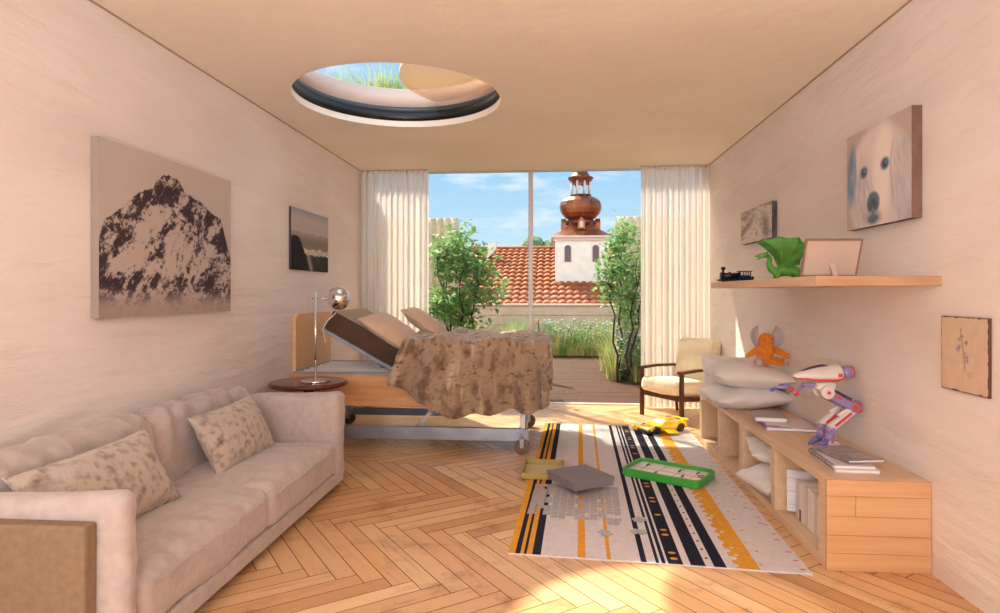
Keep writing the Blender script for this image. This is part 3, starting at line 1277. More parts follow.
# fur throw over the foot half of the bed
def fur_material():
    m = mat('fur_throw', (186, 152, 116), 0.95, spec=0.08, sheen=0.6, bump=0.8, bscale=45, bdetail=6)
    nt = m.node_tree
    p = nt.nodes['Principled BSDF']
    uv = nt.nodes.new('ShaderNodeUVMap')
    base = p.inputs['Base Color']
    last = None
    for sc_, st, lo, hi, c in (((10, 6, 1), 1.0, .46, .68, (120, 90, 68)), ((15, 2.0, 1), 1.0, .55, .75, (196, 172, 146)), ((17, 22, 1), 1.0, .52, .74, (98, 74, 60)), ((34, 40, 1), 1.0, .58, .78, (74, 56, 48))):
        mp = nt.nodes.new('ShaderNodeMapping')
        mp.inputs['Scale'].default_value = sc_
        nt.links.new(uv.outputs[0], mp.inputs[0])
        nz = nt.nodes.new('ShaderNodeTexNoise')
        nz.inputs['Scale'].default_value = st
        nz.inputs['Detail'].default_value = 4
        nt.links.new(mp.outputs[0], nz.inputs['Vector'])
        mr = nt.nodes.new('ShaderNodeMapRange')
        mr.interpolation_type = 'SMOOTHSTEP'
        mr.inputs[1].default_value = lo
        mr.inputs[2].default_value = hi
        nt.links.new(nz.outputs[0], mr.inputs[0])
        mx = nt.nodes.new('ShaderNodeMix')
        mx.data_type = 'RGBA'
        mx.inputs[7].default_value = (*lin(c), 1)
        if last is None:
            mx.inputs[6].default_value = (*lin((164, 138, 114)), 1)
        else:
            nt.links.new(last, mx.inputs[6])
        nt.links.new(mr.outputs[0], mx.inputs[0])
        last = mx.outputs[2]
    nt.links.new(last, base)
    return m


def fur_throw():
    bm = bmesh.new()
    uvl = bm.loops.layers.uv.new('UVMap')
    xa, xe = -1.20, -.075              # left edge on top, foot end of the bed
    ya, yb = 5.015, 6.045              # side edges of the bed
    ztop = .895
    NU, NV = 150, 130
    foot = .42
    vs = []
    for i in range(NU + 1):
        row = []
        a = xa + (xe - xa + foot) * i / NU
        for j in range(NV + 1):
            # near drop varies along the bed
            near = .600 if a > -.93 else .42 + .12 * smoothstep(-1.2, -.93, a)
            near += .025 * math.sin(a * 7) + (.02 * math.sin(a * 23))
            far = .50
            s_ = -near + (near + (yb - ya) + far) * j / NV
            ex = max(0.0, a - xe)
            ey = -s_ if s_ < 0 else max(0.0, s_ - (yb - ya))
            sy = -1 if s_ < 0 else 1
            ybase = ya if s_ < 0 else (yb if s_ > yb - ya else ya + s_)
            x = min(a, xe)
            drop = (ex ** 4 + ey ** 4) ** .25
            # left edge slants outwards as it hangs
            if ey > 0 and i < NU * .35:
                x -= (1 - i / (NU * .35)) * .12 * min(1, ey / .4)
            fold = .040 * math.sin(a * 15 + 1.8 * math.sin(a * 5)) + .020 * math.sin(a * 33 + 2) + .012 * noise.noise(Vector((a * 9, s_ * 6, 1)))
            foldx = .030 * math.sin(s_ * 15 + 2) + .012 * noise.noise(Vector((a * 7, s_ * 9, 4)))
            g = min(1.0, drop / .30)
            r_ = .035
            th = min(PI / 2, drop / (r_ * 1.2))
            z = ztop - (r_ * (1 - math.cos(th)) + max(0.0, drop - r_ * 1.2 * PI / 2))
            outw = r_ * math.sin(th)
            dx, dy = (ex / drop, sy * ey / drop) if drop > 1e-6 else (0, 0)
            X = x + dx * (outw + foldx * g * .8)
            Y = ybase + dy * (outw + (fold + .034) * g)
            top = 1 - g
            z += top * (.020 * noise.noise(Vector((a * 6, s_ * 6, 7))) + .015 * math.sin(a * 12 + s_ * 5))
            # a thick fold across the throw, and a rumpled left edge
            z += top * .030 * math.exp(-((a + .90) / .06) ** 2) + top * .02 * math.exp(-((a + 1.18) / .05) ** 2)
            if ey > 0 and s_ < 0:
                Y -= .035 * math.exp(-((a + .86) / .10) ** 2) * g
            # fur: short uneven pile
            pile = .014 * noise.noise(Vector((a * 24, s_ * 26, 9))) + .006 * noise.noise(Vector((a * 60, s_ * 60, 2))) + .004 * noise.noise(Vector((a * 130, s_ * 130, 5)))
            X += dx * pile
            Y += dy * pile
            z += top * pile
            if ex > 0:
                z = max(z, .375 + .015 * math.sin(s_ * 9))
            row.append((bm.verts.new((X, Y, z)), a, s_))
        vs.append(row)
    for i in range(NU):
        for j in range(NV):
            q = (vs[i][j], vs[i + 1][j], vs[i + 1][j + 1], vs[i][j + 1])
            f = bm.faces.new([v[0] for v in q])
            f.smooth = True
            for lp, v in zip(f.loops, q):
                lp[uvl].uv = (v[1], v[2])
    me = bpy.data.meshes.new('fur_throw')
    bm.normal_update()
    bm.to_mesh(me)
    bm.free()
    me.materials.append(fur_material())
    o = bpy.data.objects.new('fur_throw', me)
    COL.objects.link(o)
    thicken(o, .014, 1.0)
    tag(o, 'mottled brown fur throw draped over the foot half of the bed', 'blanket')


fur_throw()
# folded duvet under the throw
b = MB()
softbox(b, (-.66, 5.53, .845), (1.06, .93, .075), rad=.035, n=20, bulge=.0, wr=.01, wf=4, seed=3)
tag(b.build('duvet', M['white_pillow']), 'white duvet folded under the brown fur throw', 'duvet')
# ------------------------------------------------------------------ armchair by the window
ch = empty('armchair', (1.095, 6.46, 0), R(-56.5), 'low armchair with dark wooden frame and cream cushions by the window', 'armchair')
hwid, dep = .285, .47
for sx in (-1, 1):
    x = sx * hwid
    b = MB()
    b.box2((x - .018, -.018, 0), (x + .018, .018, .50), .004)
    b.build('front_leg', M['walnut'], ch)
    b = MB()
    b.tube([(x, dep + .03, 0), (x, dep, .30), (x, dep + .02, .50)], [.016, .019, .017], 10)
    b.build('rear_leg', M['walnut'], ch)
    b = MB()
    for k in range(1):
        b.prism([(-.03, .485), (-.03, .512), (.20, .524), (dep + .08, .512), (dep + .08, .490), (.20, .498)], .052,
                Matrix(((0, 0, 1, x - .026), (1, 0, 0, 0), (0, 1, 0, 0), (0, 0, 0, 1))))
    b.build('armrest', M['walnut'], ch)
    b = MB()
    b.box((x, dep / 2, .225), (.026, dep, .050), Euler((R(-5), 0, 0)), .004)
    b.build('side_rail', M['walnut'], ch)
b = MB()
b.box2((-hwid, -.014, .215), (hwid, .014, .272), .004)
b.box2((-hwid, dep - .014, .190), (hwid, dep + .014, .240), .004)
b.build('cross_rail', M['walnut'], ch)
b = MB()
softbox(b, (0, .215, .322), (.53, .52, .135), rad=.045, n=16, bulge=.022, wr=.008, wf=5, seed=2, rot=Euler((R(-4), 0, 0)))
b.build('seat_cushion', M['cream'], ch)
b = MB()
softbox(b, (0, .505, .575), (.51, .125, .46), rad=.045, n=16, wr=.008, wf=5, seed=4, side=.012, rot=Euler((R(-13), 0, 0)))
b.build('back_cushion', M['cream'], ch)

# ------------------------------------------------------------------ low bench shelf along the right wall
BF, BB, BN, BE, BH = 1.262, 1.722, 3.025, 5.52, .42
bench = empty('bench_shelf', (BF, BN, 0), 0, 'long low birch bench shelf with open compartments along the right wall', 'shelf unit')


def Q(x, y, z):
    return (x - BF, y - BN, z)


t_ = .028
b = MB()
b.box2(Q(BF, BN + .001, BH - t_), Q(BB, BE, BH), .002)
b.build('top_board', M['oak'], bench)
b = MB()
b.box2(Q(BF + .004, BN + .001, .0), Q(BB, BE, .045), .002)
b.build('bottom_board', M['oak'], bench)
b = MB()
b.box2(Q(BB - .012, BN + .02, .045), Q(BB, BE - .02, BH - t_))
b.build('back_panel', M['oak_end'], bench)
# near end: stacked boards with a butt joint
b = MB()
zs = [0, .082, .165, .252, .345, BH - .0005]
for i in range(5):
    z0, z1 = zs[i] + .0007, zs[i + 1] - .0007
    if i == 3:
        b.box2(Q(BF + .0005, BN - .018, z0), Q(BF + .128, BN + .0005, z1), .001)
        b.box2(Q(BF + .1295, BN - .018, z0), Q(BB, BN + .0005, z1), .001)
    else:
        b.box2(Q(BF + .0005, BN - .018, z0), Q(BB, BN + .0005, z1), .001)
b.build('end_panel', M['oak_end'], bench)
b = MB()
b.box2(Q(BF + .001, BN + .001, .045), Q(BB - .012, BN + .078, BH - t_), .002)
b.build('near_upright', M['oak'], bench)
for y0, y1 in ((3.692, 3.752), (4.318, 4.380), (4.872, 4.925), (5.45, 5.519)):
    b = MB()
    b.box2(Q(BF + .001, y0, .045), Q(BB - .012, y1, BH - t_), .002)
    b.build('divider', M['oak'], bench)

# floating wall shelf
b = MB()
b.box2((1.181, 2.938, 1.317), (XR - .001, 4.80, 1.361), .002)
wsh = b.build('wall_shelf', [M['oak']])
tag(wsh, 'thick floating birch shelf on the right wall above the bench', 'wall shelf')
b = MB()
b.box2((1.1815, 2.9345, 1.3175), (XR - .002, 2.9385, 1.3605), .001)
b.build('end_cap', M['shelf_end'], wsh)

# ------------------------------------------------------------------ pillows on and in the bench
pillow('bench_pillow', (.56, .54, .19), (1.465, 4.94, .505), (R(2), R(-3), R(4)), M['white_pillow'],
       'white pillow lying flat on the bench at the bottom of the stack', 'pillow', 'white pillows stacked on the bench', seed=12, wr=.012, pinch=.04)
pillow('bench_pillow', (.56, .52, .20), (1.475, 4.90, .655), (R(-3), R(3), R(-5)), M['white_pillow'],
       'white pillow on top of the stack, under the orange plush elephant', 'pillow', 'white pillows stacked on the bench', seed=17, wr=.012, pinch=.04)
pillow('bench_pillow', (.50, .40, .14), (1.475, 5.33, .575), look_rot((1, .02, -.06), (.04, .32, .95)), M['white_pillow'],
       'white pillow standing upright behind the stack with a pointed corner', 'pillow', 'white pillows stacked on the bench', seed=19, wr=.012, pinch=.10)
pillow('bench_pillow', (.44, .44, .17), (1.44, 4.03, .125), (R(0), R(-6), R(8)), M['white_pillow'],
       'white pillow lying at the bottom of the pillow-filled bench compartment', 'pillow', 'white pillows inside the bench', seed=23, wr=.012)
pillow('bench_pillow', (.42, .38, .15), (1.46, 4.13, .262), (R(6), R(10), R(-8)), M['white_pillow'],
       'white pillow lying on another inside the bench compartment', 'pillow', 'white pillows inside the bench', seed=27, wr=.012)
pillow('bench_pillow', (.36, .34, .12), (1.46, 3.86, .235), look_rot((.95, .02, .12), (.1, -.35, .93)), M['white_pillow'],
       'white pillow propped upright against the divider inside the bench', 'pillow', 'white pillows inside the bench', seed=29, wr=.012)
# ------------------------------------------------------------------ rug
RNL, RNR, RFL, RFR = Vector((-.219, 3.060)), Vector((1.177, 2.949)), Vector((-.075, 6.135)), Vector((1.262, 6.015))
M['rug_white'] = mat('rug_white', (214, 206, 206), 0.95, col2=(204, 197, 198), nscale=40, bump=0.3, bscale=260, spec=0.1)
M['rug_navy'] = mat('rug_navy', (36, 38, 52), 0.95, bump=0.3, bscale=260, spec=0.1)
M['rug_ochre'] = mat('rug_ochre', (222, 160, 62), 0.95, col2=(212, 148, 54), nscale=40, bump=0.3, bscale=260, spec=0.1)
M['rug_pink'] = mat('rug_pink', (222, 92, 96), 0.95, spec=0.1)


def rug():
    bm = bmesh.new()
    wave = {}

    def pt(u, v, z):
        p = RNL.lerp(RNR, u).lerp(RFL.lerp(RFR, u), v)
        return (p.x, p.y, z)
    # 0 white, 1 navy, 2 ochre, 3 pink
    bands = [(0, .0247, 2), (.0247, .0423, 1), (.0423, .055, 2), (.055, .0648, 1), (.0648, .0845, 2), (.0845, .1145, 1), (.1145, .2422, 0),
             (.2422, .2695, 2), (.2695, .3419, 0), (.3419, .3561, 2), (.3561, .4554, 0), (.4554, .4752, 1), (.4752, .5049, 0), (.5049, .516, 1),
             (.516, .5245, 0), (.5245, .5376, 1), (.5376, .5454, 0), (.5454, .5945, 1), (.5945, .6188, 0), (.6188, .667, 1), (.667, .6941, 0),
             (.6941, .7339, 1), (.7339, .7628, 0), (.7628, .8407, 2), (.8407, 1.0, 0)]
    Z = .009
    nv = 40
    for a, b_, c in bands:
        for k in range(nv):
            f = bm.faces.new([bm.verts.new(pt(*q, Z)) for q in ((a, k / nv), (b_, k / nv), (b_, (k + 1) / nv), (a, (k + 1) / nv))])
            f.material_index = c
    # edges
    cs = [(0, 0), (1, 0), (1, 1), (0, 1)]
    for i in range(4):
        a, b_ = cs[i], cs[(i + 1) % 4]
        f = bm.faces.new([bm.verts.new(pt(*a, 0.0005)), bm.verts.new(pt(*b_, 0.0005)), bm.verts.new(pt(*b_, Z)), bm.verts.new(pt(*a, Z))])
        f.material_index = 0
    rnd = random.Random(5)

    def blob(u, v, ru, rv, c, z=Z + .0006, n=12):
        f = bm.faces.new([bm.verts.new(pt(u + ru * math.cos(2 * PI * k / n), v + rv * math.sin(2 * PI * k / n), z)) for k in range(n)])
        f.material_index = c
    # ochre ovals on the wide navy stripe
    v = .02
    while v < .98:
        blob(.57, v, .0135, .0045, 2)
        if rnd.random() < .75:
            blob(.57, v + .022, .0135, .0042, 2)
            v += .022
        v += rnd.choice((.045, .06, .075))
    # dark dots on the white stripe
    v = .03
    while v < .98:
        blob(.6805, v, .005, .0032, 1)
        v += .034
    # white scallops nibbling at the wide ochre stripe
    v = .01
    while v < .98:
        blob(.7628 + rnd.uniform(-.002, .012), v, .013, .0075, 0)
        if rnd.random() < .5:
            blob(.790, v + .012, .007, .004, 0)
        v += rnd.uniform(.022, .034)
    # single ochre dots right of it
    v = .02
    while v < .98:
        blob(.8407 + rnd.choice((.012, .030)), v, .006, .0035, 2)
        v += rnd.uniform(.03, .055)
    # pink dashes along the right border
    v = .012
    while v < .98:
        ru = rnd.uniform(.008, .013)
        blob(.978 + rnd.uniform(-.008, .004), v, ru, .0022, 3, n=8)
        if rnd.random() < .4:
            blob(.962 + rnd.uniform(-.008, .004), v + .007, ru, .0022, 3, n=8)
        v += rnd.uniform(.022, .05)
    for f in bm.faces:
        f.normal_update()
        if f.normal.z < -.5:
            f.normal_flip()
    me = bpy.data.meshes.new('rug')
    bm.to_mesh(me)
    bm.free()
    for k in ('rug_white', 'rug_navy', 'rug_ochre', 'rug_pink'):
        me.materials.append(M[k])
    o = bpy.data.objects.new('rug', me)
    COL.objects.link(o)
    tag(o, 'long white rug with navy and ochre stripes on the parquet', 'rug')


rug()
RZ = .010

# ------------------------------------------------------------------ things lying on the rug
M['olive'] = mat('olive_card', (168, 150, 84), 0.6)
M['olive_in'] = mat('olive_lining', (196, 184, 138), 0.7)
M['grey_card'] = mat('grey_card', (126, 118, 124), 0.6, col2=(120, 112, 118), nscale=30)


def open_tray(mb, sx, sy, h, t, mi=0, mi_in=1, base=.004):
    mb.box((0, 0, base / 2), (sx, sy, base), None, .001, mi)
    for s_ in (-1, 1):
        mb.box((s_ * (sx / 2 - t / 2), 0, h / 2), (t, sy, h), None, .001, mi)
        mb.box((0, s_ * (sy / 2 - t / 2), h / 2), (sx - 2 * t, t, h), None, .001, mi)
    mb.face([(-sx / 2 + t, -sy / 2 + t, base + .0006), (sx / 2 - t, -sy / 2 + t, base + .0006), (sx / 2 - t, sy / 2 - t, base + .0006), (-sx / 2 + t, sy / 2 - t, base + .0006)], mi_in)


b = MB()
open_tray(b, .285, .37, .042, .010)
o = b.build('game_tray', [M['olive'], M['olive_in']], loc=(-.066, 4.455, RZ), rot=(0, 0, R(-2)))
tag(o, 'shallow olive cardboard tray at the left edge of the striped rug', 'tray')
b = MB()
b.box((-.03, -.13, .0055), (.06, .006, .0006))
b.build('printed_line', M['grey_card'], o)

gb = empty('game_box', (.178, 4.105, RZ + .043), R(-58), 'grey square game box resting on the olive tray and puzzle', 'box')
b = MB()
b.box((0, 0, .022), (.312, .300, .044), None, .003)
b.build('box_base', M['grey_card'], gb)
b = MB()
b.box((0, 0, .0505), (.322, .310, .011), None, .003)
for s_ in (-1, 1):
    b.box((s_ * .1595, 0, .036), (.003, .310, .026), None, .001)
    b.box((0, s_ * .1535, .036), (.322, .003, .026), None, .001)
b.build('lid', M['grey_card'], gb)


# jigsaw puzzle: thin translucent grey pieces, partly put together
def jig_edge(a, b_, sign, out):
    """points along a-b with a round tab"""
    a, b_ = Vector(a), Vector(b_)
    d = b_ - a
    nrm = Vector((d.y, -d.x))
    out.append(tuple(a))
    if sign:
        for t, h in ((.36, 0), (.40, .06), (.36, .13), (.40, .20), (.50, .235), (.60, .20), (.64, .13), (.60, .06), (.64, 0)):
            p = a + d * t + nrm * h * sign
            out.append(tuple(p))


M['puzzle'] = mat('puzzle_piece', (186, 178, 178), 0.35, col2=(206, 198, 196), nscale=30, alpha=.70)


def puzzle():
    rnd = random.Random(11)
    NX, NY = 12, 12
    sx, sy = .54 / NX, .62 / NY
    ve = [[rnd.choice((-1, 1)) if 0 < i < NX else 0 for j in range(NY)] for i in range(NX + 1)]
    he = [[rnd.choice((-1, 1)) if 0 < j < NY else 0 for j in range(NY + 1)] for i in range(NX)]
    b = MB()
    for i in range(NX):
        for j in range(NY):
            # unfinished along the near edge and in places
            if j == 0 and rnd.random() < .35:
                continue
            if j <= 1 and i >= 7 and rnd.random() < .6:
                continue
            if i in (1, 2) and rnd.random() < .42:
                continue
            if i in (6, 9) and rnd.random() < .25:
                continue
            x0, y0 = i * sx, j * sy
            pts = []
            jig_edge((x0, y0), (x0 + sx, y0), he[i][j], pts)
            jig_edge((x0 + sx, y0), (x0 + sx, y0 + sy), ve[i + 1][j], pts)
            jig_edge((x0 + sx, y0 + sy), (x0, y0 + sy), -he[i][j + 1], pts)
            jig_edge((x0, y0 + sy), (x0, y0), -ve[i][j], pts)
            c = Vector((x0 + sx / 2, y0 + sy / 2))
            k = rnd.uniform(.85, .93)
            pts = [tuple(c + (Vector(p) - c) * k) for p in pts]
            b.prism(pts, .003 + rnd.uniform(0, .0008), Matrix.Translation((-.27, -.31, 0)))
    o = b.build('jigsaw_puzzle', M['puzzle'], loc=(.135, 3.845, RZ), rot=(0, 0, R(-3.5)))
    tag(o, 'half-finished pale grey jigsaw puzzle lying on the striped rug', 'puzzle')
    spots = [(.275, 3.345, 20, 'loose puzzle piece nearest the camera below the puzzle, by the thin ochre stripe'),
             (.455, 3.375, 75, 'loose puzzle piece on the white band right of the ochre stripe'),
             (.330, 3.50, 200, 'loose puzzle piece touching the unfinished lower edge of the puzzle'),
             (.485, 3.560, 130, 'loose puzzle piece beside the navy stripe right of the puzzle')]
    for k, (x, y, a, lb) in enumerate(spots):
        p = []
        s_ = .062
        jig_edge((0, 0), (s_, 0), 1, p)
        jig_edge((s_, 0), (s_, s_), -1, p)
        jig_edge((s_, s_), (0, s_), 1, p)
        jig_edge((0, s_), (0, 0), -1, p)
        q = MB()
        q.prism(p, .006, Matrix.Translation((-s_ / 2, -s_ / 2, 0)))
        o = q.build('puzzle_piece', M['puzzle'], loc=(x, y, RZ), rot=(0, 0, R(a)))
        tag(o, lb, 'puzzle piece', 'loose puzzle pieces on the rug')


puzzle()

# green-rimmed tray game
M['green'] = mat('green_plastic', (62, 160, 66), 0.35)
M['board'] = mat('white_board', (226, 220, 222), 0.3)
M['line_red'] = mat('red_line', (200, 70, 80), 0.5)
M['line_blue'] = mat('violet_line', (110, 90, 140), 0.5)


def rounded_rect(sx, sy, r, n=6):
    out = []
    for cx, cy, a0 in ((sx / 2 - r, sy / 2 - r, 0), (-sx / 2 + r, sy / 2 - r, 90), (-sx / 2 + r, -sy / 2 + r, 180), (sx / 2 - r, -sy / 2 + r, 270)):
        for k in range(n + 1):
            a = R(a0 + 90 * k / n)
            out.append((cx + r * math.cos(a), cy + r * math.sin(a)))
    return out


gt = empty('tray_game', (.798, 4.42, RZ), R(-32), 'green-rimmed rectangular tray game with white board on the rug', 'toy')
b = MB()
o_, i_ = rounded_rect(.560, .345, .05), rounded_rect(.524, .309, .035)
n = len(o_)
rings = [[b.bm.verts.new((p[0] * k, p[1] * k, z)) for p in src] for src, z, k in ((o_, 0, .97), (o_, .008, 1), (o_, .050, 1.0), (o_, .055, .985), (i_, .055, 1.01), (i_, .050, 1), (i_, .0, 1))]
for a, c in zip(rings, rings[1:] + rings[:1]):
    for k in range(n):
        b.bm.faces.new((a[k], a[(k + 1) % n], c[(k + 1) % n], c[k])).smooth = False
b.build('rim', M['green'], gt)
b = MB()
b.prism(rounded_rect(.524, .309, .035), .028, Matrix.Translation((0, 0, .002)))
b.build('board', M['board'], gt)
b = MB()
for x in (-.18, -.06, .06, .18):
    b.box((x, 0, .0305), (.004, .30, .0010))
b.box((0, 0, .0306), (.50, .004, .0010))
b.build('markings', M['line_red'], gt)
for x, y in ((-.18, .07), (-.06, -.08), (.06, .06), (.12, -.05), (.18, .08)):
    b = MB()
    b.box((x, y, .036), (.005, .05, .011), None, .001)
    b.build('peg', M['line_blue'], gt)
b = MB()
b.tube([(.225 + .022 * math.cos(2 * PI * k / 16), .02 + .022 * math.sin(2 * PI * k / 16), .034) for k in range(17)], .004, 8)
b.build('ring', M['line_blue'], gt)

# ------------------------------------------------------------------ yellow toy sports car, doors and bonnet flap open
M['yellow'] = mat('yellow_paint', (246, 206, 20), 0.25, coat=0.4)
M['orange_y'] = mat('amber_paint', (236, 160, 24), 0.3)
M['dark_glass'] = mat('toy_window', (236, 232, 222), 0.15)
M['toy_black'] = mat('toy_black', (20, 18, 18), 0.5)
car = empty('toy_car', (1.005, 5.86, RZ), R(32), 'yellow toy sports car with open panels at the far end of the rug', 'toy car')
# local x runs from the nose (-) to the tail (+)


def car_section(x):
    """half widths and heights along the car: (belly z, sill half width, belt z, belt half width, roof z, roof half width)"""
    pts = [(-.225, .030, .060, .045, .062, .047, .050), (-.20, .024, .088, .052, .090, .056, .080), (-.14, .022, .096, .066, .096, .070, .084),
           (-.07, .022, .096, .074, .096, .080, .082), (-.02, .022, .095, .078, .094, .104, .070), (.03, .022, .095, .080, .094, .120, .064),
           (.09, .022, .096, .082, .096, .116, .064), (.15, .024, .100, .086, .098, .094, .076), (.20, .028, .096, .084, .094, .086, .084), (.225, .036, .084, .070, .082, .072, .074)]
    for a, b_ in zip(pts, pts[1:]):
        if x <= b_[0] or b_ is pts[-1]:
            t = min(1, max(0, (x - a[0]) / (b_[0] - a[0])))
            return [a[k] + (b_[k] - a[k]) * t for k in range(1, 7)]


b = MB()
rings = []
for k in range(46):
    x = -.225 + .45 * k / 45
    bz, sw, tz, tw, rz, rw = car_section(x)
    # wheel arches cut up into the sill
    arch = 0
    for wx_ in (-.140, .140):
        d = abs(x - wx_)
        if d < .047:
            arch = max(arch, math.sqrt(.047 ** 2 - d ** 2))
    lo = max(bz, .036 + arch * .95 if arch else bz)
    lo = min(lo, tz - .006)
    ring = [(x, -sw, lo), (x, -sw * 1.02, (lo + tz) / 2), (x, -tw, tz), (x, -rw, rz), (x, 0, rz + .004), (x, rw, rz), (x, tw, tz), (x, sw * 1.02, (lo + tz) / 2), (x, sw, lo), (x, 0, lo)]
    rings.append([b.bm.verts.new(p) for p in ring])
for a, c in zip(rings, rings[1:]):
    for k in range(10):
        b.bm.faces.new((a[k], a[(k + 1) % 10], c[(k + 1) % 10], c[k])).smooth = True
b.bm.faces.new(rings[0])
b.bm.faces.new(rings[-1][::-1])
b.build('body', M['yellow'], car)
for s_ in (-1, 1):
    b = MB()
    b.face([(-.012, s_ * .0795, .1005), (.035, s_ * .0735, .1155), (.085, s_ * .0735, .1135), (.125, s_ * .0805, .1010)])
    w_ = b.build('side_window', M['dark_glass'], car)
    thicken(w_, .004, 0)
b = MB()
b.face([(-.062, -.070, .0865), (-.062, .070, .0865), (-.018, .062, .1085), (-.018, -.062, .1085)])
thicken(b.build('windscreen', M['dark_glass'], car), .004, 0)
for x in (-.140, .140):
    for s_ in (-1, 1):
        b = MB()
        b.cyl((0, -.014, 0), (0, .014, 0), .036, seg=28)
        b.cyl((0, -.016, 0), (0, .016, 0), .017, seg=14)
        b.build('wheel', M['toy_black'], car, loc=(x, s_ * .083, .036))
b = MB()
b.box((-.222, 0, .026), (.03, .17, .022), None, .004)
b.box((-.19, -.09, .024), (.09, .012, .016), None, .003)
b.build('bumper', M['toy_black'], car)
b = MB()
b.box((.205, 0, .108), (.035, .17, .007), None, .003)
for s_ in (-1, 1):
    b.box((.205, s_ * .06, .098), (.012, .008, .022), None, .002)
b.build('spoiler', M['yellow'], car)
for nm, c, s_, e in (('door', (-.03, -.150, .030), (.12, .085, .010), (R(14), R(4), R(-8))), ('door', (.02, .150, .050), (.12, .080, .010), (R(-20), R(-4), R(8)))):
    b = MB()
    b.box(c, s_, Euler(e), .004)
    b.build(nm, M['yellow'], car)
b = MB()
b.box((.275, .02, .075), (.085, .05, .012), Euler((R(8), R(-12), R(-8))), .004)
b.box((.235, .02, .078), (.03, .014, .010), None, .002)
b.build('boot_flap', M['yellow'], car)
b = MB()
b.box((-.275, .06, .05), (.05, .035, .035), Euler((0, R(25), 0)), .006)
b.box((-.245, .05, .052), (.03, .012, .010), None, .002)
b.build('front_flap', M['yellow'], car)
b = MB()
b.box((-.10, -.0805, .060), (.035, .006, .022), None, .002)
b.box((.06, -.086, .062), (.05, .006, .026), None, .002)
b.box((-.01, -.082, .060), (.09, .005, .02), None, .002)
b.build('side_trim', M['orange_y'], car)
# ------------------------------------------------------------------ books and notebooks
M['violet_cover'] = mat('violet_cover', (150, 110, 158), 0.4, col2=(196, 176, 192), nscale=9, ndetail=2, nlo=.45, nhi=.55)
M['grey_cover'] = mat('grey_cover', (170, 160, 162), 0.5)
M['pale_cover'] = mat('pale_cover', (214, 204, 204), 0.5)
M['slate_cover'] = mat('slate_cover', (128, 118, 124), 0.35, col2=(168, 158, 164), nscale=7, ndetail=2, stretch=(1, 3, 1))
M['wire'] = mat('black_wire', (30, 28, 30), 0.4, metal=0.5)
M['red_tab'] = mat('dark_red', (120, 40, 32), 0.6)


def book(name, sx, sy, sz, loc, rz, cover, label, cat='book', group=None, pages=None, rot=None, spine=True):
    """closed book lying flat: block of pages inside two boards and a spine (spine on the -x side)"""
    root = empty(name, loc, 0, label, cat, group)
    root.rotation_euler = rot if rot is not None else (0, 0, R(rz))
    t = min(.004, sz * .16)
    b = MB()
    b.box((0, 0, t / 2), (sx, sy, t), None, .0008)
    b.box((0, 0, sz - t / 2), (sx, sy, t), None, .0008)
    if spine:
        b.box((-sx / 2 + t / 2, 0, sz / 2), (t, sy, sz), None, .0008)
    b.build('cover', cover, root)
    b = MB()
    b.box((.001, 0, sz / 2), (sx - .008 - t, sy - .010, sz - 2 * t))
    b.build('pages', pages or M['paper'], root)
    return root


TB = BH + .0005
bk = book('book', .30, .335, .022, (1.505, 4.19, TB), -8, M['violet_cover'], 'larger violet picture book on the bench under the small grey book', group='books on the bench top', pages=M['paper'])
b = MB()
b.box((.035, .0, .0222), (.20, .30, .0010))
b.box((-.10, -.06, .0224), (.07, .10, .0010))
b.build('cover_picture', M['pale_cover'], bk)
book('book', .20, .235, .030, (1.432, 4.305, TB + .0230), -10, M['grey_cover'], 'small thick grey book lying on top of the violet book', group='books on the bench top')


def ring_notebook(sx, sy, sz, loc, rz, cover, label, rings=16):
    root = book('spiral_notebook', sx, sy, sz, loc, rz, cover, label, 'notebook', 'notebooks on the bench top', spine=False)
    b = MB()
    for k in range(rings):
        y = -sy / 2 + .012 + (sy - .024) * k / (rings - 1)
        n = 14
        b.tube([(-sx / 2 + .003 + .009 * math.cos(2 * PI * q / n), y, sz / 2 + (sz / 2 + .004) * math.sin(2 * PI * q / n)) for q in range(n + 1)], .0013, 5, cap=False)
    b.build('wire_binding', M['wire'], root)
    return root


book('notebook', .205, .335, .017, (1.462, 3.288, TB), -3, M['pale_cover'], 'pale sketchbook at the bottom of the notebook stack on the bench', 'notebook', 'notebooks on the bench top')
ring_notebook(.195, .330, .014, (1.452, 3.296, TB + .0180), -3, M['pale_cover'], 'spiral notebook with black wire rings in the middle of the stack')
bk = book('notebook', .190, .300, .012, (1.496, 3.325, TB + .0380), 10, M['slate_cover'], 'slim slate-coloured notebook on top of the stack on the bench', 'notebook', 'notebooks on the bench top')
b = MB()
b.box((.02, -.07, .0122), (.10, .05, .0008))
b.build('cover_label', M['grey_cover'], bk)

